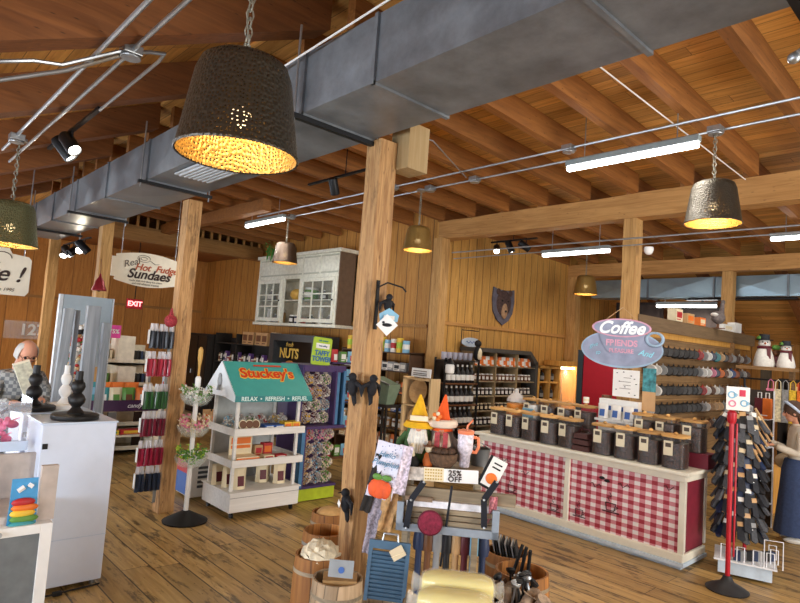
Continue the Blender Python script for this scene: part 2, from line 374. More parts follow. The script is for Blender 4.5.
conduit([(-4.1, .2, 3.21), (-4.05, .5, 3.36), (-3.95, .8, 3.5), (-3.75, 1.03, 3.62)], 'curved conduit with a clamp below the top left rafter', .014)
conduit([(-9.3, 5.07, 4.08), (4, 5.07, 4.08)], 'steel conduit under the joists holding the long fluorescent light', .013, junctions=[(-3.15, 5.07, 4.08), (-5.75, 5.07, 4.08)])
conduit([(-9.2, 5.38, 4.07), (4, 5.38, 4.07)], 'second steel conduit under the joists, carrying the pendant junction boxes', .013, junctions=[(-1.86, 5.30, 4.05), (-4.6, 5.36, 4.07), (-5.35, 5.36, 4.07), (-8.65, 5.36, 4.07)])
conduit([(-6.3, 6.9, 3.53), (3, 6.9, 3.46)], 'conduit passing the camera dome on the middle post', .011)
conduit([(-6.3, 6.95, 3.44), (3, 6.95, 3.42)], 'thin lower conduit crossing in front of the middle post', .008)
conduit([(-4.6, 5.2, 4.05), (-4.2, 4.2, 4.12), (-4.5, 2.9, 4.18)], 'thin grey cable crossing the joists towards the duct', .007)
conduit([(-4.0, 1.98, 3.80), (-.4, 1.98, 3.98)], 'thin white cable running along the near side of the duct', .007, WHITE)
conduit([(-2.22, 2.75, 4.22), (-2.12, 6.95, 4.06)], 'thin straight wire beside a joist right of the long light', .006, WHITE)
# fluorescent lights
TUBE = glow('tube_light', (1, .98, .93), 9)
def tube_light(x0, x1, y, z, label, e=16):
    t = thing('fluorescent_light', label, 'ceiling light', ((x0+x1)/2, y, z), group='fluorescent strip lights'); h = (x1-x0)/2
    MB().box(-h, h, -.035, .035, .02, .075).build('housing', flat('light_housing', '#8e9a9c', .5), t, bevel=.005)
    MB().box(-h+.01, h-.01, -.03, .03, -.03, .02).build('diffuser', TUBE, t, bevel=.012)
    hh = (zj(y)+.245 if y > 2.6 else zr(y)+.3)-z if y < 11 else .165
    for s in (-.7, .7): MB().cyl((h*s, 0, .07), (h*s, 0, hh), .005).build('hanger', STEEL, t)
    lamp('tube_glow', 'AREA', ((x0+x1)/2, y, z-.06), e, (1, .97, .9), x1-x0, .08)
tube_light(-3.16, -1.9, 5.07, 3.87, 'long fluorescent light nearest the top right pendant lamp', 20)
tube_light(-5.35, -4.2, 8.0, 3.60, 'fluorescent light near the bear head wall, behind the main beam', 22)
tube_light(-5.0, -3.9, 11.45, 3.12, 'fluorescent light under the far duct behind the middle post', 16)
tube_light(-2.42, -1.2, 9.0, 3.79, 'fluorescent light cut off by the right edge of the picture', 20)
tube_light(-9.45, -8.2, 4.95, 3.9, 'fluorescent light above the white wall cabinet', 22)
tube_light(-12.9, -11.7, 1.0, 3.36, 'fluorescent light low behind the greenish pendant lamp at the far left', 25)
# perforated bucket lamps
def perforated(name, dark, r):
    m, nt, b = newmat(name)
    tc = N(nt, 'ShaderNodeTexCoord'); sp = N(nt, 'ShaderNodeSeparateXYZ'); L(nt, tc.outputs['Object'], sp.inputs[0])
    a = math_(nt, 'MULTIPLY', math_(nt, 'ARCTAN2', sp.outputs[1], sp.outputs[0]), 13.0)
    cx = N(nt, 'ShaderNodeCombineXYZ'); L(nt, a, cx.inputs[0]); L(nt, math_(nt, 'MULTIPLY', sp.outputs[2], 62.0), cx.inputs[1])
    vo = N(nt, 'ShaderNodeTexVoronoi'); vo.voronoi_dimensions = '2D'; vo.inputs['Scale'].default_value = 1; vo.inputs['Randomness'].default_value = .75
    L(nt, cx.outputs[0], vo.inputs['Vector'])
    hole = math_(nt, 'LESS_THAN', vo.outputs['Distance'], .20)
    L(nt, mixc(nt, hole, dark, (.02, .015, .01)), b.inputs['Base Color']); b.inputs['Metallic'].default_value = .6; b.inputs['Roughness'].default_value = .42
    bp = N(nt, 'ShaderNodeBump'); bp.inputs['Strength'].default_value = .6; bp.inputs['Distance'].default_value = .006
    L(nt, vo.outputs['Distance'], bp.inputs['Height']); L(nt, bp.outputs[0], b.inputs['Normal'])
    tr = N(nt, 'ShaderNodeBsdfTransparent'); mx = N(nt, 'ShaderNodeMixShader')
    L(nt, math_(nt, 'MULTIPLY', hole, .3), mx.inputs[0]); L(nt, b.outputs[0], mx.inputs[1]); L(nt, tr.outputs[0], mx.inputs[2])
    L(nt, mx.outputs[0], nt.nodes['Material Output'].inputs[0]); return m
BRZ = perforated('perforated_bronze', rgb('#453f35'), .2); GOLDIN = perforated('gold_lining', rgb('#a8803a'), .2)
GBR = perforated('perforated_gold', rgb('#a8874a'), .2)
def bucket(x, y, z, ztop, label, s=1.0, e=14, outer=None):
    t = thing('pendant_lamp', label, 'pendant lamp', (x, y, z), group='perforated bucket pendant lamps'); h = .365*s; rb, rt_ = .225*s, .165*s
    MB().lathe([(rb, 0), (rb*1.02, .008), (rb*.985, .02), (rt_+.012*s, h-.06*s), (rt_-.004*s, h-.018*s), (rt_-.03*s, h), (.02, h+.004)], 40, cap=False).build('lamp_shade', outer or BRZ, t, True)
    MB().lathe([(rb-.006, .004), (rt_+.004*s, h-.064*s), (rt_-.036*s, h-.012), (.02, h-.008)], 40, cap=False).build('shade_lining', GOLDIN, t, True)
    MB().ball((0, 0, h*.42), .04*s, 16, 10).build('bulb', glow('warm_bulb', (1, .72, .36), 30), t, True)
    MB().cyl((0, 0, h*.42), (0, 0, h), .018*s).build('socket', BLACK, t)
    m = MB(); n = int((ztop-z-h)/.034)
    for k in range(n):
        m.torus((0, 0, h+.02+k*.034), .015, .0035, 8, 5, Matrix.Scale(1.45, 4, (0, 0, 1)) @ Matrix.Rotation(PI/2*(k % 2), 4, 'Z') @ Matrix.Rotation(PI/2, 4, 'X'))
    m.tube([(0.01*math.sin(k), .01*math.cos(k), h+(ztop-z-h)*k/12) for k in range(13)], .0035, 5)
    m.build('chain', flat('chain_grey', '#8b8778', .5, .5), t)
    MB().cyl((0, 0, ztop-z), (0, 0, ztop-z-.02), .06, n=16).build('canopy', STEEL, t)
    lamp('bulb_light', 'POINT', (x, y, z+h*.3), e, WARM, .05)
bucket(-2.02, .995, 2.655, 3.63, 'very large dark perforated metal pendant lamp hanging nearest the viewer', 1, 5)
bucket(-5.98, .93, 2.615, 3.55, 'perforated pendant lamp with a greenish shade at the left edge of the picture', 1.02, 10, perforated('perforated_green', rgb('#6e7050'), .2))
bucket(-5.45, 5.30, 3.24, 4.05, 'small gold pendant lamp just right of the central post', .86, 12, GBR)
bucket(-1.86, 5.30, 3.22, 4.05, 'perforated pendant lamp glowing yellow below the long fluorescent light', 1, 16)
bucket(-8.65, 5.30, 3.25, 4.05, 'brown pendant lamp in front of the white wall cabinet', .95, 6, perforated('perforated_brown', rgb('#4a3a2e'), .2))
bucket(-5.65, 9.9, 3.18, 4.20, 'gold pendant lamp far back beside the bear head wall', .95, 12, GBR)
# track lights
def spot_head(parent, loc, aim, s=1, lit=True):
    d = (Vector(aim)).normalized(); q = d.to_track_quat('Z', 'Y')
    h = bpy.data.objects.new('spot_head', MB().lathe([(.045*s, -.13*s), (.055*s, -.11*s), (.055*s, .07*s), (.048*s, .07*s), (.046*s, .045*s)], 20).build('tmp', BLACK, smooth=True).data)
    bpy.data.objects.remove(bpy.data.objects['tmp']); C.objects.link(h); h.parent = parent; h.location = loc; h.rotation_euler = q.to_euler()
    MB().cyl((0, 0, .046*s), (0, 0, .056*s), .045*s, n=20).build('spot_lens', glow('spot_glow', (1, .93, .80), 14) if lit else BLACK, h)
    MB().cyl((0, 0, 0), (0, 0, .12*s), .009).build('stem', BLACK, parent, loc=(loc[0], loc[1], loc[2]+.03))
    return h
def track(x0, x1, y, z, heads, label, s=1):
    t = thing('track_light', label, 'track light', ((x0+x1)/2, y, z)); cx = (x0+x1)/2
    MB().box(x0-cx, x1-cx, -.018, .018, -.012, .012).build('rail', BLACK, t)
    if y > 2.9: MB().cyl((0, 0, 0), (0, 0, zj(y)+.245-z), .006).build('drop_rod', BLACK, t)
    for hx, dy, aim, lit in heads:
        spot_head(t, (hx-cx, dy, -.13*s), aim, s, lit)
        if lit:
            o = lamp('spot_beam', 'SPOT', (hx, y+dy, z-.13*s), 30, (1, .88, .68), .04, spot=1.3); o.rotation_euler = Vector(aim).to_track_quat('-Z', 'Y').to_euler()
            o.location = Vector((hx, y+dy, z-.13*s))+Vector(aim).normalized()*.09*s
track(-6.9, -5.2, 1.33, 3.76, [(-6.0, 0, (.75, .3, -.75), True), (-6.25, .02, (.3, .6, -.8), True)], 'black track light with two lit heads under the near conduit', 1.15)
track(-6.2, -4.7, 4.05, 3.93, [(-5.65, 0, (-.3, .5, -.8), False)], 'black track light with one head beside the central post')
track(-6.2, -5.3, 7.75, 3.83, [(-6.08, 0, (.5, -.6, -.5), True), (-5.8, 0, (.3, .2, -.8), True), (-5.5, 0, (.5, .6, -.5), False)], 'track light with three heads in front of the bear wall')
track(-12.6, -10.9, 2.86, 3.45, [(-12.5, 0, (.5, -.3, -.6), True), (-12.2, 0, (.6, .3, -.5), True), (-11.9, 0, (.2, -.6, -.5), False), (-11.5, 0, (.8, -.2, -.3), True), (-11.2, 0, (.2, .5, -.5), False)], 'cluster of black track spotlights between the two far left posts', 1.25)
o = MB().lathe([(.055, 0), (.055, .03), (.05, .04)], 20).ball((0, 0, -.005), .05, 16, 10).build('camera_dome', WHITE, smooth=True, loc=(-3.17, 6.99, 3.36)); tag(o, 'small white security camera dome on the side of the middle post', 'camera dome')
o = thing('emergency_light', 'black box light fitting with two chrome bulbs at the top right corner', 'emergency light', (-.56, 2.72, 3.36))
MB().box(-.07, .09, -.05, .07, 0, .26).build('box', BLACK, o, bevel=.01)
for s in (-1, 1):
    MB().tube([(s*.02, 0, 0), (s*.03, -.02, -.04), (s*.07-.02, -.03, -.07)], .012).ball((s*.075-.02, -.03, -.085), .024, 12, 8).build('bulb_arm', STEEL, o, True)
# plywood panel hung beside the central post
tag(MB().box(-3.25, -3.06, 2.819, 3.02, 3.28, 3.62).build('plywood_box', wood('plywood', '#b79763', '#d3b583', 2, knots=False)), 'pale plywood box fixed high on the central post', 'box')
# hanging signs
CREAM = flat('cream_board', '#ece2cc', .6, var=.04); INK = flat('dark_ink', '#33211a', .6); ORI = flat('orange_ink', '#b4532c', .6); GREYI = flat('grey_ink', '#6b5f55', .6)
def ell(a, b, n=40, cx=0, cy=0): return [(cx+a*math.cos(2*PI*i/n), cy+b*math.sin(2*PI*i/n)) for i in range(n)]
RX = (PI/2, 0, PI/2)
t = thing('hanging_sign', 'white oval-topped sign reading Real Hot Fudge Sundaes', 'sign', (-9.8, 3.47, 2.91))
pts = [(-.56, -.14), (-.56, .17), (-.50, .17), (-.50, .215)]+[(-.50+1.0*i/16, .215+.07*math.sin(PI*i/16)) for i in range(1, 16)]+[(.50, .215), (.50, .17), (.56, .17), (.56, -.14), (.50, -.14), (.50, -.19)]+[(.50-1.0*i/16, -.19-.075*math.sin(PI*i/16)) for i in range(1, 16)]+[(-.50, -.19), (-.50, -.14)]
MB().prism(pts, -.012, .012, 'yz').build('board', CREAM, t)
text('Real', .15, GREYI, t, (.02, -.27, .10), (PI/2, -.35, PI/2), shear=.3)
text('Hot  Fudge', .15, ORI, t, (.02, .13, .045), RX, shear=.3, bold=.003)
text('Sundaes', .21, INK, t, (.02, .02, -.07), RX, shear=.3, bold=.005)
text('made with rich dairy ice cream', .042, GREYI, t, (.02, -.02, -.175), RX); text('and real whipped topping', .042, GREYI, t, (.02, -.02, -.22), RX)
m = MB(); m.tube([(.018, -.08+.1*math.cos(a), .19+.055*math.sin(a)) for a in [k*.35 for k in range(18)]], .004, 5).tube([(.018, -.08+.05*math.cos(a), .19+.025*math.sin(a)) for a in [k*.4 for k in range(16)]], .004, 5).tube([(.018, .02, .17), (.018, .1, .12), (.018, .17, .13)], .004, 5)
m.build('drawn_emblem', GREYI, t)
MB().cyl((0, -.43, .22), (0, -.43, 1.56), .006).build('hanging_chain', STEEL, t); MB().cyl((0, .43, .22), (0, .43, 1.55), .006).build('hanging_chain', STEEL, t)
t = thing('hanging_sign', 'white scroll-edged sign ending in "ge !" cut off by the left edge', 'sign', (-8.6, 1.28, 2.53))
pts = [(-.7, -.26), (-.7, .26), (-.35, .26), (-.3, .33), (-.1, .39), (.08, .33), (.12, .26), (.30, .24), (.335, .2), (.335, -.2), (.30, -.25)]
MB().prism(pts, -.014, .014, 'yz').build('board', CREAM, t)
text('Fudge !', .27, INK, t, (.02, -.15, .0), (PI/2, 0, PI/2), shear=.35, bold=.004)
text('since 1995', .06, GREYI, t, (.02, .05, -.19), RX, shear=.3)
MB().tube([(.02, .02+.1*math.cos(a), .2+.07*math.sin(a)) for a in [k*.35 for k in range(14)]], .006, 5).build('drawn_emblem', GREYI, t)
MB().cyl((0, .25, .24), (0, .25, 1.60), .007).cyl((0, -.5, .26), (0, -.5, 1.22), .007).build('hanging_chain', STEEL, t)
t = thing('exit_sign', 'small glowing red exit sign under the loft behind the sundaes sign', 'exit sign', (-13.6, 4.60, 2.50))
MB().box(-.03, .03, -.17, .17, -.11, .11).build('housing', flat('exit_red', '#c32430', .5), t, bevel=.01)
text('EXIT', .15, glow('exit_letters', (1, .25, .25), 2.5), t, (.034, 0, 0), RX, bold=.004)
MB().cyl((0, 0, .11), (0, 0, 1.42), .01).build('stem', BLK, t)
# ================================================================== GOODS KIT (front faces local -y, origin at the base)
COLS = {'white': '#e6e4de', 'cream': '#e2d3b0', 'black': '#1b1a1c', 'red': '#b32b2e', 'orange': '#e0742a', 'yellow': '#e3b93a', 'green': '#5c8c3c', 'teal': '#3b8f95',
        'blue': '#3c62a6', 'navy': '#22304f', 'purple': '#6a4a8a', 'pink': '#e0829f', 'brown': '#6c4427', 'grey': '#8f8f8f', 'tan': '#c29a6b', 'lime': '#a9c63c', 'maroon': '#5e1f27', 'sky': '#7fb4d0', 'dark brown': '#2a1811', 'beige': '#cdbd9d', 'magenta': '#d6308c'}
def cm(n, rough=.5): return flat('paint_'+n.replace(' ', '_'), COLS[n], rough, var=.06)
_pm = {}
def proto(kind, c1='white', c2='cream', w=.1, d=.06, h=.15):
    key = (kind, c1, c2, w, d, h)
    if key in _pm: return _pm[key]
    m = MB(); sm = False
    if kind == 'carton':
        m.box(-w/2, w/2, -d/2, d/2, 0, h); m.m = 1; m.box(-w*.38, w*.38, -d/2-.002, -d/2+.002, h*.3, h*.78).box(-w*.38, w*.2, -d/2-.002, -d/2+.002, h*.12, h*.2)
    elif kind == 'pouch':
        n = 6
        def ring(t):
            th = d/2*(1-t)**.6+.004; ww = w/2*(1-.04*math.sin(t*PI))
            return [(-ww, 0), (-ww*.5, -th), (ww*.5, -th), (ww, 0), (ww*.5, th), (-ww*.5, th)]
        ts = [0, .15, .5, .8, .9, 1]; vs = [(x, y, h*t) for t in ts for x, y in ring(t)]
        fs = [(i*6+k, i*6+(k+1) % 6, (i+1)*6+(k+1) % 6, (i+1)*6+k) for i in range(5) for k in range(6)]+[(5, 4, 3, 2, 1, 0), tuple(range(30, 36))]
        m.add(vs, fs); m.m = 1
        f = lambda t: -(d/2*(1-t)**.6+.004)-.003
        m.add([(-w*.24, f(.15), h*.15), (w*.24, f(.15), h*.15), (w*.24, f(.62), h*.62), (-w*.24, f(.62), h*.62), (-w*.24, f(.15)+.004, h*.15), (w*.24, f(.15)+.004, h*.15), (w*.24, f(.62)+.004, h*.62), (-w*.24, f(.62)+.004, h*.62)], [(0, 1, 2, 3), (0, 4, 5, 1), (3, 2, 6, 7), (0, 3, 7, 4), (1, 5, 6, 2), (4, 7, 6, 5)])
    elif kind == 'bottle':
        r = w/2; sm = True
        m.lathe([(r*.9, 0), (r, .01), (r, h*.55), (r*.75, h*.66), (r*.3, h*.76), (r*.28, h*.9)], 12); m.m = 1
        m.lathe([(r*1.02, h*.15), (r*1.02, h*.45)], 12, cap=False, a0=-PI*.9, a1=-PI*.1).lathe([(r*.33, h*.88), (r*.33, h), (r*.1, h)], 10)
    elif kind == 'jar':
        r = w/2; sm = True
        m.lathe([(r*.92, 0), (r, .01), (r, h*.78), (r*.86, h*.84)], 12); m.m = 1
        m.lathe([(r*.9, h*.83), (r*.9, h), (.001, h)], 12).lathe([(r*1.02, h*.2), (r*1.02, h*.62)], 8, cap=False, a0=-PI*.8, a1=-PI*.2)
    elif kind == 'can':
        r = w/2; sm = True
        m.lathe([(r, 0), (r, h)], 14); m.m = 1; m.lathe([(r*1.015, h*.3), (r*1.015, h*.7)], 14, cap=False)
    elif kind == 'book':
        m.box(-w/2, w/2, -d/2, d/2, 0, h); m.m = 1; m.box(-w/2+.004, w/2-.004, -d/2+.004, d/2+.001, .004, h+.001)
    elif kind == 'bag':      # knotted clear bag crammed with small wrapped sweets
        rnd = random.Random(len(c1)*31+len(c2)*7+int(w*1000)); cap = 95
        for k in range(cap):
            t = -.96+1.92*(k+.5)/cap; a = k*2.39996; s = math.sqrt(1-t*t)*(.9+.12*rnd.random())
            c = (w/2*s*math.cos(a), d/2*s*math.sin(a), h*.40*(1+t)); m.m = rnd.choice((0, 1, 2, 2)); r = w*rnd.uniform(.055, .09)
            m.ball(c, (r, r*.8, r*.8), 5, 3, Matrix.Translation(c) @ Matrix.Rotation(rnd.uniform(0, 6), 4, (rnd.random(), 1, rnd.random())) @ Matrix.Translation((-c[0], -c[1], -c[2])))
        m.m = 2; m.cyl((0, 0, h*.80), (0, 0, h*.95), w*.07, w*.18, 8)
    o = m.build(kind, [cm(c1), cm(c2)]+([flat('cellophane_grey', '#c2b3ab', .25, var=.2)] if kind == 'bag' else []), smooth=sm); me = o.data; bpy.data.objects.remove(o); _pm[key] = me; return me
def put(me, name, loc, rz, label, cat, group=None, parent=None, rot=None):
    o = bpy.data.objects.new(name, me); C.objects.link(o); o.location = loc; o.rotation_euler = rot or (0, 0, rz)
    if parent: o.parent = parent
    return tag(o, label, cat, group)
def row(n, p0, p1, kinds, name, cat, where, rz=0, jit=.003, rows=1, back=(0, 0)):
    """n goods between two points; kinds = list of (colour word, mesh)"""
    for r in range(rows):
        for i in range(n):
            t = (i+.5)/n; c, me = kinds[(i*7+r*3) % len(kinds)] if len(kinds) < 9 else kinds[i % len(kinds)]
            loc = [p0[k]+(p1[k]-p0[k])*t for k in range(3)]; loc[0] += back[0]*r+random.uniform(-jit, jit); loc[1] += back[1]*r+random.uniform(-jit, jit)
            put(me, name, loc, rz+random.uniform(-.04, .04), '%s %s' % (c, where), cat, '%s %s' % (c, where))
# ================================================================== LEFT: DISPLAY PEDESTALS, CANDLESTICKS
FROST = flat('frosted_white', '#d3dcec', .3, var=.02); CLEAR = glass('clear_acrylic', (.9, .95, 1), .18); EDGE = flat('acrylic_edge', '#c7d6ea', .2, var=.02)
def pedestal(x0, x1, y0, y1, h, label):
    t = thing('display_pedestal', label, 'pedestal', ((x0+x1)/2, (y0+y1)/2, 0)); a, b = (x1-x0)/2, (y1-y0)/2
    MB().box(-a, a, -b, b, .04, h).build('body', FROST, t, bevel=.006)
    MB().box(-a-.008, a+.008, -b-.008, b+.008, h, h+.015).build('top_panel', EDGE, t, bevel=.003)
    MB().box(a+.001, a+.004, -b, b, .38, .385).build('front_seam', EDGE, t)
    m = MB()
    for sx in (-1, 1):
        for sy in (-1, 1):
            k = MB().cyl((sx*(a-.05), sy*(b-.05), 0), (sx*(a-.05), sy*(b-.05), .05), .02).build('foot', STEEL, t)
    MB().box(a+.002, a+.006, -b+.01, -b+.045, 1.06, 1.10).build('label_tag', BLK, t)
    MB().box(a+.002, a+.006, -b+.02, -b+.07, .06, .12).build('corner_plate', flat('plate_grey', '#9aa3ac', .4), t)
    return t
pedestal(-5.42, -4.94, 1.12, 1.635, 1.235, 'tall white translucent display pedestal nearest the viewer, at the left')
pedestal(-6.0, -5.5, 1.10, 1.62, 1.235, 'second white pedestal, carrying the farther black candlestick')
tag(MB().tube([(-4.9, 1.19, .012), (-4.88, 1.27, .014), (-4.885, 1.36, .016), (-4.9, 1.45, .014), (-4.92, 1.62, .012)], .007).box(-4.895, -4.865, 1.29, 1.35, .004, .03).build('power_cable', BLK), 'black power cable with inline switch lying at the foot of the white pedestal', 'cable')
def candlestick(x, y, z, mat, label, s=1):
    t = thing('candlestick', label, 'candlestick', (x, y, z))
    MB().lathe([(.165*s, 0), (.17*s, .008), (.17*s, .032), (.16*s, .04)], 36).build('base_disc', mat, t, True)
    MB().lathe([(.06*s, .04), (.062*s, .05), (.04*s, .075), (.03*s, .09), (.058*s, .125), (.062*s, .15), (.05*s, .18), (.03*s, .2), (.044*s, .225), (.053*s, .25), (.046*s, .28), (.03*s, .295), (.034*s, .305)], 24).build('turned_stem', mat, t, True)
    MB().lathe([(.028*s, .30), (.028*s, .37), (.022*s, .37), (.022*s, .33)], 16).build('candle_cup', mat, t, True)
    return t
CB = flat('black_wood', '#131212', .5, var=.25, scale=30)
candlestick(-5.12, 1.375, 1.25, CB, 'black turned candlestick on the nearest white pedestal')
candlestick(-5.70, 1.20, 1.25, CB, 'black turned candlestick on the second white pedestal', 1.0)
candlestick(-5.78, 1.45, 1.25, WHITE, 'white turned candlestick between the two black ones', .8)
GW = wood('grey_weathered', '#6d737a', '#a3a9ae', 2, knots=False, jitter=.05)
def plank(x, y, w, h, label, z0=0.0, lean=0):
    t = thing('weathered_board', label, 'board', (x, y, 0), rot=(lean, 0, 0))
    MB().box(-.03, .03, -w/2, w/2, .03, h).build('board', GW, t, bevel=.004); MB().box(-.12, .12, -w/2-.03, w/2+.03, 0, .03).build('foot', GW, t)
plank(-6.18, 1.72, .12, 2.17, 'tall grey weathered board rising behind the near black candlestick')
plank(-6.45, 1.65, .04, 2.12, 'thin dark grey board just beside the tall weathered board')
plank(-6.40, 1.50, .09, 2.13, 'leaning grey weathered board behind the far black candlestick', lean=-.03)
plank(-6.62, 1.98, .07, 2.02, 'short grey board nearest the candy bag shelf')
t = thing('display_board', 'large plain grey panel standing behind the candlesticks', 'display board', (-7.5, 2.02, 0))
MB().box(-.015, .015, -.26, .26, 1.5, 2.31).build('panel', flat('grey_panel', '#98a6ae', .5, var=.04), t)
MB().box(-.05, .02, -.30, -.265, 0, 2.31).build('side_frame', flat('panel_edge', '#c6ccd0', .5), t); MB().box(-.05, .02, .265, .28, 0, 2.31).build('side_frame', flat('panel_edge', '#c6ccd0', .5), t)
MB().box(-.3, .25, -.3, .3, 0, .04).build('base', BLK, t)
# garland column
t = thing('garland_column', 'tall column wound with a colourful fall garland and black and white bows', 'garland', (-6.95, 1.80, 0))
MB().cyl((0, 0, 0), (0, 0, 1.98), .05, .035, 12).lathe([(.2, 0), (.2, .03), (.05, .05)], 20).build('pole', WHITE, t, True)
for cn in ('red', 'orange', 'cream', 'green', 'tan'):
    m = MB()
    for k in range(46):
        a = random.uniform(0, 2*PI); z = random.uniform(.95, 1.95); r = .06+.035*random.random(); m.ball((r*math.cos(a), r*math.sin(a), z), (.022, .022, .018), 6, 4)
    tag(m.build('garland_leaves', cm(cn), t), kind='stuff')
for z, c in ((1.9, 'black'), (1.72, 'white'), (1.95, 'white'), (1.82, 'red')):
    MB().ball((.07, -.04, 0), (.05, .06, .035), 8, 6).ball((.07, .06, .01), (.05, .05, .04), 8, 6).ball((.1, 0, 0), .025, 8, 6).build('bow', cm(c), t, True, loc=(0, 0, z))
# acrylic bin and white cabinet at the left edge
t = thing('toy_cabinet', 'white cabinet with a grey glass front at the lower left corner', 'cabinet', (-4.6, .78, 0))
MB().box(-.5, .1, -.5, .36, .03, .66).build('body', WHITE, t, bevel=.004)
MB().box(.1, .125, -.5, -.44, .03, .66).box(.1, .125, .29, .36, .03, .66).box(.1, .125, -.44, .29, .60, .66).box(.1, .125, -.44, .29, .03, .09).build('door_frame', WHITE, t, bevel=.003)
MB().box(.1, .11, -.44, .29, .09, .60).build('door_glass', flat('dim_glass', '#6d7274', .2), t)
MB().lathe([(.014, 0), (.014, .02), (.02, .03)], 12).build('door_knob', STEEL, t, True, loc=(.13, .05, .63), rot=(0, PI/2, 0))
t = thing('shelf_board', 'brown cardboard tray holding toys above the white cabinet', 'tray', (-4.7, .86, .66))
KRAFT = flat('pale_card', '#b9aca2', .7)
MB().box(-.38, .14, -.5, .3, 0, .05).build('tray_base', KRAFT, t); MB().box(-.38, -.34, -.5, .3, .05, .36).build('back_card', KRAFT, t); MB().box(.1, .14, .2, .30, .05, .36).build('corner_upright', KRAFT, t)
t = thing('toy_package', 'blue carded toy in rainbow colours hanging in front of the cardboard tray', 'toy', (-4.53, .965, .62), rot=(0, -.12, 0))
MB().prism([(-.075, .16), (-.085, .0), (-.06, -.02), (.07, -.02), (.085, 0), (.08, .33), (-.07, .33)], -.004, .004, 'yz').build('header_card', flat('card_blue', '#2f8fc6', .4), t)
MB().cyl((.005, .03, .27), (.005, .045, .29), .02, n=5).cyl((.006, -.035, .25), (.006, 0, .275), .017, n=6).build('logo_shape', WHITE, t)
for k, (c, z, w) in enumerate((('red', .18, .07), ('orange', .145, .08), ('yellow', .11, .075), ('green', .075, .085), ('teal', .04, .08), ('navy', .0, .09))):
    MB().ball((.02, .01*(k % 2), 0), (.022, w, .028), 12, 6).build('toy_segment', cm(c), t, True, loc=(0, 0, z))
t = thing('acrylic_bin', 'clear acrylic bin of pink toys beside the white pedestal', 'bin', (-5.10, .80, 1.05))
MB().box(-.35, .0, -.55, .27, -.02, 0).build('bin_floor', EDGE, t)
for a in ((-.35, -.345, -.55, .27, 0, .30), (-.35, 0, .265, .27, 0, .36), (-.35, 0, -.02, -.012, 0, .36), (-.35, 0, -.55, -.545, 0, .36)): MB().box(*a).build('bin_wall', CLEAR, t)
MB().box(-.004, .0, -.55, .27, 0, .05).build('front_wall', EDGE, t)
for s in (-.45, .2): MB().box(-.3, -.05, s-.02, s+.02, -.39, -.02).build('riser', CLEAR, t)
for k in range(22):
    x, y = -5.16-.05-random.random()*.2, .36+random.random()*.68
    m = MB().ball((0, 0, .035), (.045, .03, .03), 8, 6).ball((.035, 0, .07), .022, 8, 6).cyl((.03, 0, .05), (-.05, .01, .09), .008, .003, 6)
    tag(m.build('plastic_flamingo', flat('flamingo_pink', '#ec87a8', .5), smooth=True, loc=(x, y, .052+1.0+.05*(k % 3)), rot=(0, 0, random.uniform(0, 6))), 'small pink toy bird in the clear acrylic bin', 'toy', 'small pink toys in the acrylic bin')
t = thing('toy_blister', 'grey framed pack of pink and green toys at the left edge', 'toy pack', (-4.62, .70, 1.06))
MB().box(-.02, .02, -.2, .02, 0, .42).build('pack_back', flat('dark_grey', '#5d6470', .5), t); MB().box(.02, .03, -.2, -.03, .02, .32).build('pack_window', cm('pink'), t)
MB().cyl((.03, -.1, .0), (.045, -.1, .0), .05, n=20).build('green_sticker', cm('lime'), t, loc=(0, .04, .03))
# sign numbers at far left: acrylic frame
t = thing('number_frame', 'clear framed notice reading 127 on the far wall behind the seated man', 'sign', (-15.485, 2.95, 1.75))
MB().box(-.01, .01, -.42, .42, -.2, .2).build('frame', CLEAR, t); text('127', .34, WHITE, t, (.014, .12, 0), RX, bold=.01)
# ================================================================== SKINNED FIGURES
def skin_body(name, joints, edges, mat, parent=None, sub=2, loc=None):
    """joints {key: (x, y, z, rx, ry)}; first joint is the root"""
    ks = list(joints); me = bpy.data.meshes.new(name)
    me.from_pydata([joints[k][:3] for k in ks], [(ks.index(a), ks.index(b)) for a, b in edges], [])
    o = bpy.data.objects.new(name, me); C.objects.link(o)
    s = o.modifiers.new('skin', 'SKIN'); s.use_smooth_shade = True
    for i, k in enumerate(ks):
        v = me.skin_vertices[0].data[i]; v.radius = (joints[k][3], joints[k][4] if len(joints[k]) > 4 else joints[k][3]); v.use_root = i == 0
    sb = o.modifiers.new('subsurf', 'SUBSURF'); sb.levels = sub; sb.render_levels = sub
    dg = bpy.context.evaluated_depsgraph_get(); dg.update(); m2 = bpy.data.meshes.new_from_object(o.evaluated_get(dg)); m2.name = name
    bpy.data.objects.remove(o); m2.materials.clear(); m2.materials.append(mat); m2.polygons.foreach_set('use_smooth', [True]*len(m2.polygons))
    o = bpy.data.objects.new(name, m2); C.objects.link(o)
    if parent: o.parent = parent
    if loc: o.location = loc
    return o
SKIN = flat('skin', '#c98f74', .55, var=.05); HAIRG = flat('grey_hair', '#b9b7b2', .8)
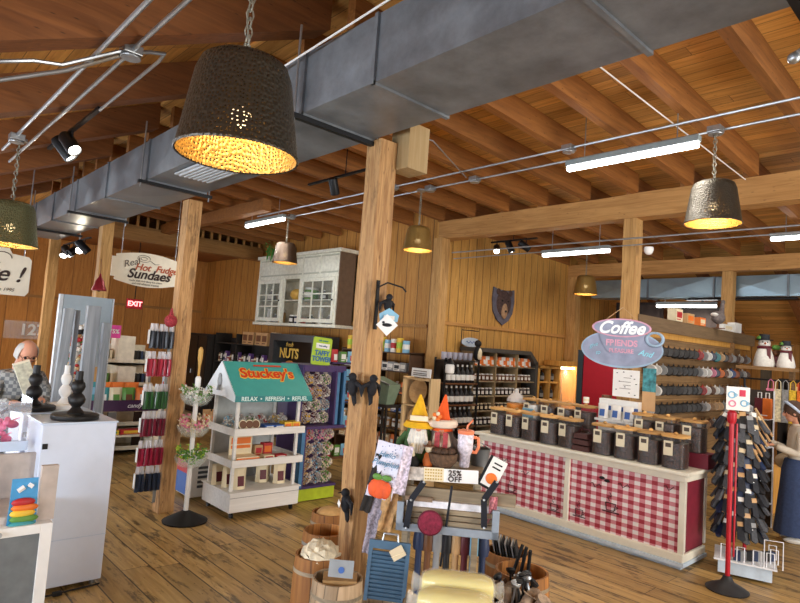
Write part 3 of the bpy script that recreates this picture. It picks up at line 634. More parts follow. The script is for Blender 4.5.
def head(parent, c, r, tiltx, hair, yaw=0):
    """face looks along local +x before rotation; returned part carries face details"""
    q = Matrix.Rotation(yaw, 4, 'Z') @ Matrix.Rotation(tiltx, 4, 'Y')
    m = MB().ball((0, 0, .01), (.095*r, .078*r, .118*r), 20, 14).ball((.035*r, 0, -.055*r), (.055*r, .05*r, .06*r), 14, 10)
    m.ball((.098*r, 0, -.012*r), (.018*r, .014*r, .026*r), 10, 8)            # nose
    for s in (-1, 1): m.ball((0, s*.08*r, -.01*r), (.018*r, .01*r, .03*r), 8, 6)   # ears
    m.cyl((-.01, 0, -.05*r), (-.03, 0, -.18*r), .05*r, .055*r, 14)
    h = m.build('head', SKIN, parent, True, loc=c); h.rotation_euler = q.to_euler()
    for s in (-1, 1): MB().ball((.086*r, s*.032*r, .015*r), .012*r, 8, 6).build('eye', BLK, h, True)
    MB().ball((.082*r, 0, -.062*r), (.01*r, .024*r, .006*r), 8, 6).build('mouth', flat('lips', '#9c5a50', .5), h, True)
    return h
# the seated/bending man
t = thing('person', 'grey haired man with glasses in a grey checked shirt looking down behind the pedestals', 'person', (-6.95, 1.31, 0))
J = {'pel': (0, 0, .93, .16, .13), 'waist': (.02, 0, 1.08, .16, .12), 'chest': (.06, 0, 1.30, .18, .13), 'neckb': (.12, 0, 1.47, .09), 'neck': (.16, 0, 1.54, .055),
     'shl': (.08, -.18, 1.42, .075), 'ell': (.16, -.25, 1.16, .055), 'wrl': (.40, -.12, 1.22, .035), 'shr': (.08, .18, 1.42, .075), 'elr': (.18, .25, 1.18, .055), 'wrr': (.42, .12, 1.25, .035),
     'hpl': (0, -.09, .88, .10), 'knl': (.02, -.1, .48, .075), 'anl': (0, -.1, .09, .05), 'hpr': (0, .09, .88, .10), 'knr': (.02, .1, .48, .075), 'anr': (0, .1, .09, .05), 'tol': (.16, -.11, .05, .04), 'tor': (.16, .11, .05, .04)}
E_ = [('pel', 'waist'), ('waist', 'chest'), ('chest', 'neckb'), ('neckb', 'neck'), ('chest', 'shl'), ('shl', 'ell'), ('ell', 'wrl'), ('chest', 'shr'), ('shr', 'elr'), ('elr', 'wrr'), ('pel', 'hpl'), ('hpl', 'knl'), ('knl', 'anl'), ('anl', 'tol'), ('pel', 'hpr'), ('hpr', 'knr'), ('knr', 'anr'), ('anr', 'tor')]
CHECK, nt, b = newmat('checked_shirt')
tc = N(nt, 'ShaderNodeTexCoord'); ck = N(nt, 'ShaderNodeTexChecker'); ck.inputs['Scale'].default_value = 28; L(nt, tc.outputs['Object'], ck.inputs[0])
ck.inputs[1].default_value = (*rgb('#a9aba8'), 1); ck.inputs[2].default_value = (*rgb('#74787c'), 1); L(nt, ck.outputs[0], b.inputs['Base Color']); b.inputs['Roughness'].default_value = .8
skin_body('body', J, E_, CHECK, t)
h = head(t, (.22, 0, 1.66), 1.12, .55, HAIRG, .15)
MB().lathe([(.103, -.03), (.102, .03), (.09, .075), (.05, .118), (.0, .132)], 22, cap=False, a0=PI*.32, a1=PI*1.68).build('hair', HAIRG, h, True)
m = MB()
for s in (-1, 1): m.torus((.108, s*.036, .015), .03, .003, 16, 5, Matrix.Rotation(PI/2, 4, 'Y'))
m.tube([(.11, -.01, .018), (.113, 0, .02), (.11, .01, .018)], .003, 5).tube([(.1, .066, .02), (.0, .092, .02)], .003, 5).tube([(.1, -.066, .02), (.0, -.092, .02)], .003, 5)
m.build('glasses', flat('glasses_frame', '#5c3a30', .4), h)
MB().tube([(.12, .14, 1.47), (.22, .08, 1.35), (.25, -.02, 1.2), (.2, -.15, 1.08)], .016, 6).build('camera_strap', BLK, t)
def hand(parent, p, d, r=1, side=1):
    """palm with five curled fingers pointing along d"""
    d = Vector(d).normalized(); q = d.to_track_quat('X', 'Z').to_matrix().to_4x4(); q.translation = p
    m = MB().ball((.04*r, 0, 0), (.05*r, .042*r, .018*r), 10, 8, q)
    for k, ln in enumerate((.062, .072, .068, .052)):
        y = (-.03+.02*k)*r; pts = [q @ Vector((.075*r, y, 0)), q @ Vector((.075*r+ln*.45*r, y, -.008*r)), q @ Vector((.075*r+ln*.8*r, y, -.03*r)), q @ Vector((.07*r+ln*.85*r, y, -.05*r))]
        m.tube(pts, [.009*r, .0088*r, .008*r, .006*r], 7)
    m.tube([q @ Vector((.02*r, side*.035*r, 0)), q @ Vector((.045*r, side*.06*r, -.01*r)), q @ Vector((.075*r, side*.062*r, -.025*r))], [.012*r, .0105*r, .007*r], 7)
    return m.build('hand', SKIN, parent, True)
hand(t, (.43, -.11, 1.225), (.8, .5, -.2), 1, -1); hand(t, (.45, .11, 1.255), (.8, -.5, -.2), 1, 1)
t = thing('paper_bag', 'pale patterned paper sleeve held up in front of the man', 'bag', (-6.50, 1.36, 1.27), rot=(.35, -.2, 0))
MB().box(-.012, .012, -.07, .07, 0, .34).build('sleeve', flat('patterned_paper', '#c9c8b4', .7, var=.3, scale=25), t); MB().box(-.014, .014, -.07, .07, .33, .35).build('top_fold', CREAM, t)
# ================================================================== CENTRE LEFT
# candy stick packs hung down the left post
for i, (z, c, w) in enumerate(((1.78, 'black', 'uppermost'), (1.48, 'red', 'second from the top'), (1.13, 'green', 'below the bright red row'), (.84, 'maroon', 'below the green row'), (.53, 'magenta', 'above the navy row'), (.26, 'navy', 'lowest'))):
    cc = {'red': flat('candy_red', '#a81f35', .3), 'maroon': flat('candy_wine', '#7a1630', .3), 'magenta': flat('candy_crimson', '#a0163a', .3), 'navy': flat('candy_navy', '#1f2b3f', .3), 'green': flat('candy_green', '#2c5d2a', .3), 'black': flat('candy_black', '#23252b', .3)}[c]
    word = {'magenta': 'crimson', 'maroon': 'wine red'}.get(c, c)
    for k in range(5):
        t = thing('candy_stick_pack', '%s candy stick packs in the row %s on the left post' % (word, w), 'candy pack', (-6.47, 2.40+k*.052, z), group='%s candy stick packs, %s row' % (word, w), rot=(random.uniform(-.05, .05), 0, random.uniform(-.2, .2)))
        MB().tube([(0, 0, 0), (0, .004, .1), (0, 0, .2)], [.02, .024, .02], 8).tube([(.03, .01, .01), (.032, .01, .1), (.03, .01, .19)], [.016, .02, .016], 7).build('candy_sticks', cc, t, True)
        MB().add([(0, -.028, .19), (.03, .0, .19), (0, .028, .19), (-.02, 0, .19), (0, -.02, .27), (.012, 0, .27), (0, .02, .27), (-.012, 0, .27)], [(0, 1, 5, 4), (1, 2, 6, 5), (2, 3, 7, 6), (3, 0, 4, 7), (4, 5, 6, 7), (3, 2, 1, 0)]).build('clear_top', glass('cellophane', (.8, .78, .8), .6, .2), t)
    t = thing('pack_tag', 'white card tag beside the %s candy stick packs' % word, 'tag', (-6.45, 2.365, z+.05)); MB().box(-.02, .02, -.004, .003, 0, .15).build('card', WHITE, t)
tag(MB().box(-6.515, -6.50, 2.60, 2.63, .12, 2.1).build('clip_strip', flat('metal_strip', '#7d7a72', .5)), 'thin metal strip holding the candy stick packs', 'strip')
o = MB().lathe([(.10, 0), (.1, .02), (.07, .09), (.06, .14), (.02, .2), (.01, .25)], 20).build('bell_ornament', flat('bell_red', '#8e2730', .35, .3), smooth=True, loc=(-9.2, 2.60, 2.48)); tag(o, 'dark red bell ornament hanging on the second left post', 'ornament'); MB().ball((0, 0, .01), .025, 10, 8).build('clapper', BLACK, o); MB().cyl((0, 0, .25), (-.33, .08, .50), .004).build('ribbon', cm('maroon'), o)
t = thing('bow_ornament', 'red netted bag hanging above the black candy packs', 'bag', (-6.44, 2.58, 2.04)); MB().ball((0, 0, .05), (.06, .07, .07), 10, 8).cyl((0, 0, .10), (0, 0, .19), .03, .01, 8).build('net_bag', flat('net_red', '#9c2f38', .7, var=.5, scale=60), t)
# tiered bowl stand
t = thing('tiered_stand', 'white pole stand with three glass bowls on a black base', 'stand', (-6.10, 2.80, 0))
MB().lathe([(.225, 0), (.23, .015), (.19, .035), (.06, .10), (.03, .115)], 32).build('base', BLK, t, True)
MB().lathe([(.025, .11), (.025, 1.4), (.03, 1.42), (.03, 1.5), (.018, 1.52)], 14).build('pole', WHITE, t, True)
MB().lathe([(.012, 1.52), (.014, 1.62), (.026, 1.72), (.026, 1.8), (.012, 1.83)], 12).build('wooden_scoop', wood('honey_wood', '#b98a3d', '#d8b166', 2, knots=False), t, True)
GB = glass('bowl_glass', (.85, .95, .9), .16)
for z, lab, c in ((1.20, 'wrapped green candies', 'green'), (.87, 'pink and white peppermints', 'pink'), (.55, 'leafy green wrapped candies', 'green')):
    MB().lathe([(.05, 0), (.11, .02), (.155, .07), (.175, .125), (.17, .125), (.15, .072), (.1, .025), (.03, .01)], 28, cap=False).build('glass_bowl', GB, t, True, loc=(0, 0, z))
for zi, (z, c1, c2, lab) in enumerate(((1.20, 'green', 'white', 'green and white wrapped candies heaped in the top bowl'), (.87, 'cream', 'pink', 'pink and cream wrapped mints heaped in the middle bowl'), (.55, 'green', 'lime', 'bright green wrapped candies heaped in the lowest bowl'))):
    m = MB()
    for k in range(130):
        a = random.uniform(0, 2*PI); r = .165*math.sqrt(random.random()); zz = z+.04+.5*r*r/.1+random.random()*(.11-.3*r)
        m.m = random.choice((0, 1)); T = Matrix.Translation((-6.1+r*math.cos(a), 2.8+r*math.sin(a), zz)) @ Matrix.Rotation(random.uniform(0, 6), 4, (random.random(), random.random(), 1))
        m.ball((0, 0, 0), (.017, .012, .011), 6, 4, T); m.add([(.014, 0, 0), (.034, -.012, .004), (.034, .012, -.004), (-.014, 0, 0), (-.034, -.012, .004), (-.034, .012, -.004)], [(0, 1, 2), (3, 4, 5)], T)
    tag(m.build('wrapped_candies', [cm(c1, .25), cm(c2, .25)]), lab, 'candies', kind='stuff')
t = thing('heater_box', 'white louvred box with a red and blue side behind the tiered stand', 'appliance', (-7.0, 3.35, 0))
MB().box(-.2, .2, -.2, .2, .03, .5).build('body', WHITE, t, bevel=.01); MB().box(-.18, .18, -.215, -.2, .05, .3).build('blue_panel', cm('blue'), t); MB().box(-.18, .18, -.217, -.2, .3, .48).build('red_panel', cm('red'), t)
m = MB()
for k in range(5): m.box(.2, .206, -.12, .15, .14+k*.055, .17+k*.055)
m.build('vent_slot', flat('slot_grey', '#4b4f55', .6), t)
# far-left book rack and purple candy shelf
t = thing('book_rack', 'stepped beige cardboard book display behind the purple candy shelf', 'display rack', (-9.95, 3.25, 0)); BEI = flat('beige_card', '#d8cdb6', .7)
for z, x0, hh in ((.05, .3, .35), (.42, .28, .32), (1.02, .12, .28), (1.38, .0, .28)):
    MB().box(-.3, x0, -.42, .48, z, z+.03).build('shelf', BEI, t); MB().box(x0-.012, x0, -.42, .48, z, z+.09).build('shelf_lip', BEI, t)
MB().box(-.3, -.28, -.4, .46, 0, 1.70).build('back_panel', BEI, t); MB().box(-.28, .1, -.09, .16, 1.42, 1.84).box(-.28, .12, -.06, .2, 1.05, 1.36).build('divider_box', flat('beige_light', '#e3d8c2', .7), t)
for y in (-.42, .47): MB().box(-.3, .28, y, y+.015, 0, 1.0).build('side_panel', BEI, t)
for z in (.08, .45):
    for y, c in ((-.3, 'black'), (.3, 'dark brown'), (-.1, 'grey')): put(proto('book', c, 'cream', .13, .04, .2), 'book', (-9.80, 3.25+y, z), PI/2+.2, '%s book in the lower part of the beige book display' % c, 'book', 'books low in the beige display')
for z, x in ((1.05, -9.92), (1.41, -10.05)):
    for y, c in ((-.33, 'black'), (-.27, 'orange'), (-.21, 'green'), (-.15, 'cream'), (.26, 'black'), (.33, 'navy'), (.4, 'white'), (.44, 'grey')):
        put(proto('book', c, 'white', .035, .15, .2), 'book', (x, 3.25+y, z), PI/2, '%s book on the %s step of the beige display' % (c, 'upper' if z > 1.2 else 'middle'), 'book', 'books on the beige display')
o = MB().box(-.006, .006, -.10, .10, 0, .2).build('price_card', flat('hot_pink', '#e0409c', .5), loc=(-9.85, 3.07, 1.80)); tag(o, 'hot pink price card on top of the beige book display', 'price card'); text('75%', .09, WHITE, o, (.009, 0, .10), RX, bold=.002)
for y, c in ((-.28, 'cream'), (-.22, 'red'), (-.33, 'green')): put(proto('book', c, 'white', .03, .12, .18), 'book', (-10.1, 3.25+y, 1.70), PI/2, '%s book on the top of the beige display' % c, 'book')
t = thing('candy_shelf', 'purple edged shelf of candy bags behind the white pedestals', 'display table', (-9.12, 3.05, 0))
MB().box(-.32, .06, -.66, .52, .80, .83).build('shelf', flat('shelf_purple', '#46224a', .5), t); MB().box(.06, .075, -.66, .52, .76, .92).build('front_banner', flat('banner_purple', '#3c1d40', .45), t)
text('candy', .09, WHITE, t, (.08, .16, .84), RX, shear=.4)
for y in (-.62, .48): MB().box(-.3, .04, y, y+.03, 0, .80).build('side_panel', BEI, t)
MB().box(-.3, .04, -.6, .48, .38, .41).build('lower_shelf', BEI, t)
bags = [('white', 'red', .0), ('teal', 'white', .19), ('sky', 'teal', .05), ('cream', 'green', .37), ('green', 'brown', .55), ('orange', 'white', .75), ('pink', 'white', -.18)]
for c1, c2, y in bags: put(proto('pouch', c1, c2, .19, .1, .26), 'candy_bag', (-9.17, 2.60+y, .835), PI/2+random.uniform(-.15, .15), '%s candy bag in the front row on the purple edged shelf' % c1, 'candy bag')
for c1, c2, y in (('orange', 'white', .25), ('orange', 'cream', .42), ('teal', 'orange', .08), ('orange', 'teal', .62)): put(proto('pouch', c1, c2, .2, .1, .30), 'candy_bag', (-9.32, 2.62+y, .86), PI/2, '%s candy bag standing behind the front row on the purple edged shelf' % c1, 'candy bag', 'back row of bags on the purple edged shelf')
put(proto('carton', 'red', 'yellow', .35, .12, .07), 'snack_box', (-9.16, 3.25, .415), PI/2, 'red and yellow snack box under the purple edged shelf', 'box'); put(proto('carton', 'yellow', 'green', .2, .12, .06), 'snack_box', (-9.16, 2.95, .415), PI/2, 'yellow and green snack box under the purple edged shelf', 'box')
t = thing('drink_cooler', 'pale blue cylindrical cooler on a stand beyond the candy shelf', 'cooler', (-10.7, 4.45, .95)); MB().lathe([(.19, 0), (.2, .03), (.2, .55), (.16, .62), (.1, .64)], 24).build('tank', flat('cooler_blue', '#b9c9de', .3), t, True); MB().cyl((.2, 0, .08), (.26, 0, .07), .02).build('tap', BLACK, t)
t = thing('side_stand', 'pale side stand holding the cooler and red packets', 'stand', (-10.6, 4.45, 0)); MB().box(-.35, .35, -.35, .35, .90, .95).build('top', BEI, t); MB().box(-.35, -.32, -.35, .35, 0, .9).build('back_panel', BEI, t); MB().box(-.32, .33, -.35, -.32, 0, .9).box(-.32, .33, -.32, .35, .45, .48).build('side_panel', BEI, t)
put(proto('carton', 'red', 'white', .34, .2, .12), 'snack_box', (-10.42, 4.35, .95), PI/2, 'red tray of packets in front of the pale blue cooler', 'box')
# ---------------- teal roofed candy stand
TEAL = flat('teal_roof', '#46a19a', .45, var=.04); SW = wood('whitewashed', '#d2d0ca', '#ebe8e2', 0, knots=False, jitter=.03)
t = thing('candy_stand', 'white wheeled candy stand with a teal gable roof reading Stuckey\'s', 'display stand', (-6.24, 3.63, 0), PI/2)
# local: x -> world y (length .88), -y -> world +x (front)
MB().box(-.44, .44, -.34, .33, .07, .27).build('base_box', SW, t, bevel=.006)
MB().box(-.455, .455, -.355, .345, .27, .285).build('base_top', SW, t, bevel=.004); MB().box(-.44, .44, -.345, -.34, .225, .23).build('base_groove', flat('groove', '#8f8d88', .7), t)
for x in (-.38, .38):
    for y in (-.28, .27):
        w_ = MB().cyl((-.012, 0, .03), (.012, 0, .03), .03, n=16).build('caster', BLACK, t, loc=(x, y, 0)); MB().box(-.02, .02, -.02, .02, .058, .07).build('caster_fork', STEEL, w_)
for z, x0, lip in ((.58, -.46, .06), (.92, -.45, .055)):
    MB().box(-.44, .45, -.32, .3, z, z+.015).build('shelf', SW, t)
    MB().box(-.455, .455, -.345, -.32, z-.03, z+.05).build('shelf_lip', SW, t, bevel=.003)
    for x in (-.455, .44): MB().box(x, x+.015, -.32, .30, z-.03, z+.05).build('shelf_lip', SW, t)
for x in (-.41, .38):
    for y in (-.27, .26): MB().box(x, x+.032, y, y+.032, .285, 1.34).build('corner_post', SW, t)
MB().box(-.40, .40, .30, .31, .285, 1.30).build('back_panel', flat('back_grey', '#b9bbb9', .6), t)
prof = [(-.36, 1.33), (-.02, 1.665), (.02, 1.665), (.36, 1.33)]
MB().prism([(-.37, 1.325), (0, 1.685), (.01, 1.67), (-.35, 1.315)], -.50, .50, 'yz').build('roof_front', TEAL, t)
MB().prism([(.37, 1.325), (0, 1.685), (-.01, 1.67), (.35, 1.315)], -.50, .50, 'yz').build('roof_back', TEAL, t)
MB().box(-.50, .50, -.375, -.36, 1.265, 1.33).build('roof_valance', flat('teal_dark', '#2e7f80', .45), t)
for x in (-.5, .485): MB().prism([(-.37, 1.265), (-.37, 1.325), (0, 1.685), (.37, 1.325), (.37, 1.265), (.12, 1.30), (-.12, 1.30)], x-.008 if x < 0 else x+.008, x+.012, 'yz').build('gable_panel', flat('gable_white', '#dfe8ee', .5, var=.03), t)
MB().ball((0, 0, 1.46), (.008, .055, .07), 12, 8).ball((0, 0, 1.52), (.01, .04, .03), 10, 8).cyl((0, 0, 1.36), (0, 0, 1.42), .03, .02).build('gable_emblem', flat('pewter', '#8b8f92', .5), t, loc=(-.512, 0, 0))
sl = math.atan2(.36, .37)
def on_roof(s, size, mat, dx, up_, bold, off, nm='lettering'):
    return text(s, size, mat, t, (dx, -.37+math.cos(sl)*up_-math.sin(sl)*off, 1.325+math.sin(sl)*up_+math.cos(sl)*off), (sl, 0, 0), ext=.0015, shear=.12, bold=bold, space=.98)
on_roof('Stuckey\'s', .195, flat('letter_yellow', '#f3c64c', .5), .0, .33, .014, .004, 'lettering_outline'); on_roof('Stuckey\'s', .195, flat('letter_red', '#d4431f', .5), .0, .33, .004, .010)
MB().box(-.2, .17, -.02, -.0, 0, .004).build('underline_swash', flat('letter_red', '#d4431f'), t, loc=(.06, -.37+math.cos(sl)*.45, 1.338+math.sin(sl)*.45), rot=(sl, 0, 0))
text('RELAX  •  REFRESH  •  REFUEL', .066, flat('pale_teal', '#d7efe9', .5), t, (0, -.378, 1.297), RX0 if 'RX0' in globals() else (PI/2, 0, 0), bold=.001)
def on(t_, x, y, z): return t_.matrix_basis @ Vector((x, y, z))
def sp(me, name, x, y, z, lab, cat, rz=0, grp=None, o=None): o = put(me, name, on(t, x, y, z), PI/2+rz, lab, cat, grp); return o
S = 'stand with the teal roof'
for x in (-.30, -.22, -.14):
    o = put(MB().m or proto('can', 'cream', 'brown', .11, .11, .03), 'nut_log', on(t, x, -.2, .935+.055), 0, 'round log roll seen end on at the left of the upper shelf', 'candy', 'round log rolls on the upper shelf', rot=(PI/2-.25, 0, PI/2)); 
    MB().cyl((0, 0, .028), (0, 0, .034), .043, n=18).build('dark_centre', cm('brown'), o)
for x in (.0, .13): sp(proto('carton', 'blue', 'white', .12, .16, .055), 'candy_box', x, -.22, .935, 'blue candy box on the upper shelf of the '+S, 'box', .05, 'blue candy boxes')
for x in (.26, .37): sp(proto('carton', 'yellow', 'orange', .10, .13, .08), 'candy_box', x, -.22, .935, 'yellow candy box on the upper shelf of the '+S, 'box', -.05, 'yellow candy boxes')
for x, c in ((-.32, 'sky'), (-.18, 'white'), (-.05, 'green'), (.08, 'red'), (.26, 'yellow'), (.36, 'white')): sp(proto('bag', c, 'white', .15, .12, .15), 'candy_bag', x, .05, .935, '%s bag at the back of the upper shelf of the %s' % (c, S), 'candy bag', 0, 'bags at the back of the upper shelf')
o = thing('candy_bin', 'open printed carton at the left of the middle shelf', 'box', on(t, -.24, -.2, .595), PI/2)
MB().box(-.14, .14, -.1, .1, 0, .055).build('tray', cm('cream'), o, bevel=.002); MB().box(-.14, .14, -.102, -.1, .008, .045).build('front_print', cm('orange'), o); MB().box(-.14, .14, .09, .1, .05, .26).build('header_back', cm('cream'), o); MB().box(-.12, .12, .086, .09, .17, .24).box(-.12, .12, .086, .09, .12, .155).build('header_print', cm('orange'), o)
sp(proto('carton', 'cream', 'red', .13, .1, .05), 'candy_box', .04, -.23, .595, 'cream and red flat box in the middle of the middle shelf', 'box'); sp(proto('carton', 'red', 'white', .14, .1, .045), 'candy_box', .2, -.23, .595, 'red flat box at the right of the middle shelf', 'box')
sp(proto('carton', 'tan', 'red', .1, .08, .13), 'candy_box', .02, -.03, .595, 'tan upright box behind the flat boxes', 'box'); sp(proto('carton', 'red', 'orange', .12, .08, .15), 'candy_box', .14, -.03, .595, 'red and orange upright box behind the flat boxes', 'box')
for x, y in ((-.27, -.2), (-.33, -.05), (-.38, .1), (.12, -.02), (.27, -.16), (.22, .1)): sp(proto('pouch', 'cream', 'maroon', .16, .08, .23), 'snack_pouch', x, y, .287, 'kraft coloured pouch with a dark fruit picture on the stand base', 'pouch', random.uniform(-.2, .2), 'kraft pouches on the base of the roofed stand')
# ---------------- taffy tower
PUR = flat('tower_purple', '#43305c', .5); TBL = flat('tower_blue', '#44739b', .5)
T = thing('taffy_rack', 'purple and blue wire rack of taffy bags on a lime base', 'display rack', (-6.35, 4.44, 0), PI/2); T.scale = (.82, 1, 1)
MB().box(-.26, .40, -.22, .25, 0.01, .16).build('base_box', flat('lime_base', '#a9ba26', .5), T, bevel=.005); MB().box(-.27, .40, -.24, .26, .16, .19).build('base_rim', PUR, T)
MB().box(-.33, -.27, -.28, -.20, .19, .92).build('side_post', TBL, T); MB().box(.37, .42, -.28, -.2, .92, 1.62).build('side_post', TBL, T); MB().box(-.27, -.25, -.28, -.20, .19, .92).build('post_edge', PUR, T); MB().box(.20, .23, -.3, -.2, .94, 1.62).build('post_edge', PUR, T); MB().box(.232, .30, -.28, -.26, .94, 1.6).build('blue_panel', TBL, T)
MB().box(-.30, .42, -.32, .26, .90, .935).build('middle_shelf', PUR, T); MB().box(-.36, .42, -.26, .26, 1.60, 1.68).build('top_board', PUR, T); MB().box(-.36, .42, .24, .26, .19, 1.6).build('back_panel', PUR, T)
MB().box(-.38, -.35, -.25, .26, .9, 1.68).build('side_panel', PUR, T)
o = thing('shop_sign', 'lime green sign reading TAFFY TOWER on top of the taffy rack', 'sign', on(T, -.02, -.18, 1.68), PI/2+.12, rot=(0, .06, PI/2+.08))
MB().prism([(-.14, 0), (.13, 0), (.15, .02), (.15, .33), (.13, .35), (-.14, .35), (-.155, .33), (-.155, .02)], -.008, .008, 'xz').build('board', cm('lime'), o)
MB().box(-.11, .11, -.012, -.008, .21, .275).build('white_band', WHITE, o); text('TAFFY', .085, TBL, o, (0, -.012, .15), (PI/2, 0, 0), bold=.004); text('TOWER', .085, TBL, o, (0, -.012, .075), (PI/2, 0, 0), bold=.004); text('salt water', .04, cm('teal'), o, (0, -.012, .31), (PI/2, 0, 0)); text('best selling', .03, TBL, o, (0, -.016, .243), (PI/2, 0, 0))
mix = [('pink', 'cream'), ('tan', 'yellow'), ('sky', 'grey'), ('purple', 'pink'), ('maroon', 'white'), ('cream', 'tan'), ('orange', 'pink'), ('green', 'cream')]
k = 0
for z in (.95, 1.11, 1.27, 1.43):
    for x in (-.22, -.04, .12):
        c = mix[(k*3+int(z*10)) % 8]; k += 1; put(proto('bag', c[0], c[1], .18, .15, .17), 'taffy_bag', on(T, x, -.15, z), PI/2, '%s and %s taffy bag in the upper half of the taffy rack' % c, 'taffy bag', '%s taffy bags in the upper rack' % c[0])
for z, lv in ((.19, 'lowest'), (.37, 'second lowest'), (.55, 'third'), (.73, 'topmost')):
    for x in (-.12, .08, .26):
        c = mix[(k*5+int(z*7)) % 8]; k += 1; put(proto('bag', c[0], c[1], .2, .16, .18), 'taffy_bag', on(T, x, -.12, z), PI/2, '%s and %s taffy bag in the %s row of the lower taffy rack' % (c+(lv,)), 'taffy bag', '%s taffy bags in the %s lower row' % (c[0], lv))
# second rack behind the taffy rack
T2 = thing('gift_rack', 'narrow purple topped rack of small gifts between taffy rack and central post', 'display rack', (-6.9, 5.35, 0), PI/2)
for z in (.35, .75, 1.15, 1.42, 1.68): MB().box(-.35, .35, -.2, .2, z, z+.02).build('shelf', PUR if z > 1.5 else cm('brown'), T2)
for x in (-.35, .33): MB().box(x, x+.02, -.2, .2, 0, 1.7).build('side_panel', PUR, T2)
for z, n, lv in ((.37, 4, 'lowest'), (.77, 4, 'second'), (1.17, 4, 'third'), (1.44, 4, 'fourth'), (1.70, 4, 'top')):
    row(n, on(T2, -.3, -.08, z), on(T2, .3, -.08, z), [('red', proto('pouch', 'red', 'white', .12, .06, .18)), ('white', proto('carton', 'white', 'sky', .12, .06, .17)), ('sky', proto('pouch', 'sky', 'red', .12, .06, .16)), ('green', proto('carton', 'green', 'white', .1, .06, .15))], 'gift_pack', 'gift pack', 'gift pack on the %s shelf of the purple topped rack' % lv, PI/2)
# ---------------- wall shelves behind, wall cabinet
DK = wood('ebony_shelf', '#17130f', '#2a221b', 0, knots=False)
t = thing('gift_shelf', 'long dark shelf unit of boxed gifts along the back wall', 'shelf', (-12.0, 6.78, 0))
for z in (.5, .9, 1.32, 1.78): MB().box(-1.6, 1.06, -.2, .2, z-.025, z).build('shelf', DK, t)
for x in (-1.6, -.55, 1.03): MB().box(x, x+.04, -.2, .22, 0, 2.0 if x < 1 else 1.9).build('upright', DK, t)
MB().box(-1.6, 1.06, .2, .22, 0, 1.9).build('back_panel', DK, t)
for x in (-12.35, -12.10, -11.75, -11.5): put(proto('carton', 'tan', 'brown', .24, .12, .28), 'gift_box', (x+.1, 6.7, 1.782), 0, 'tan gift box with a brown label on the top dark shelf', 'gift box', 'tan labelled boxes on the top dark shelf')
for x in (-11.02,): put(proto('carton', 'cream', 'black', .2, .12, .30), 'gift_box', (x, 6.7, 1.782), 0, 'cream and black box at the right end of the top dark shelf', 'gift box')
K1 = [('cream', proto('jar', 'cream', 'brown', .10, .1, .2)), ('purple', proto('carton', 'purple', 'white', .1, .08, .26)), ('black', proto('carton', 'black', 'white', .1, .08, .24)), ('red', proto('jar', 'red', 'white', .11, .1, .14)), ('white', proto('bottle', 'white', 'navy', .08, .08, .26))]
row(22, (-13.5, 6.68, 1.322), (-11.0, 6.68, 1.322), K1, 'gift_item', 'gift', 'gift item on the second dark shelf by the back wall')
row(18, (-13.5, 6.68, .902), (-11.0, 6.68, .902), [('green', proto('pouch', 'green', 'cream', .13, .08, .2)), ('yellow', proto('pouch', 'yellow', 'green', .13, .08, .2)), ('brown', proto('carton', 'brown', 'cream', .13, .08, .18))], 'snack_pack', 'snack pack', 'snack pack on the third dark shelf by the back wall')
row(18, (-13.5, 6.68, .502), (-11.0, 6.68, .502), [('brown', proto('carton', 'brown', 'tan', .14, .08, .18)), ('black', proto('carton', 'black', 'cream', .14, .08, .2))], 'snack_pack', 'snack pack', 'carton on the lowest dark shelf by the back wall')
t = thing('wardrobe', 'tall black cabinet standing left of the boxed gift shelves', 'cabinet', (-14.2, 6.7, 0))
MB().box(-.55, .5, -.25, .3, 0, 1.95).build('body', DK, t); 
for x in (-.52, .0): f = MB().box(x, x+.47, -.27, -.25, .05, 1.9).build('door', flat('dark_door', '#1d1814', .4), t); MB().cyl((x+.24, -.28, .95), (x+.24, -.28, 1.05), .01).build('door_handle', STEEL, f)
t = thing('nut_display', 'grey framed glass cabinet with a yellow nuts sign, under the wall cabinet', 'cabinet', (-9.90, 6.72, 0)); GF = flat('charcoal_frame', '#3f4144', .5)
MB().box(-.98, -.82, -.25, .25, 0, 2.07).build('side_frame', GF, t); MB().box(.55, .75, -.25, .25, 0, 2.07).build('side_frame', GF, t); MB().box(-.82, .55, -.25, .25, 1.93, 2.07).build('top_frame', GF, t); MB().box(-.82, .55, -.25, .25, 0, .7).build('lower_body', GF, t); MB().box(-.82, .55, .2, .25, .7, 1.93).build('back_panel', flat('brown_back', '#3a2614', .6), t)
for z in (1.1, 1.45): MB().box(-.82, .55, -.2, .2, z, z+.015).build('shelf', flat('glass_shelf', '#76807c', .2), t)
MB().ball((-.2, -.22, 1.42), (.2, .02, .13), 14, 8).build('nut_picture', flat('nut_orange', '#b9702a', .5), t); text('NUTS', .27, flat('mustard', '#c9a648', .5), t, (-.2, -.26, 1.68), (PI/2, 0, 0), bold=.008); text('fresh', .13, flat('mustard', '#c9a648'), t, (-.2, -.26, 1.86), (PI/2, 0, 0), shear=.3)
row(7, (-10.65, 6.65, 1.117), (-9.4, 6.65, 1.117), [('tan', proto('jar', 'tan', 'yellow', .14, .14, .2)), ('brown', proto('jar', 'brown', 'white', .14, .14, .2))], 'nut_jar', 'jar', 'nut jar in the grey framed glass cabinet')
t = thing('wall_cabinet', 'large distressed white wall cabinet with two glazed doors', 'cabinet', (-10.40, 7.06, 2.27)); DW = flat('distressed_white', '#dfe0d2', .6, var=.12, scale=16, bump=.3)
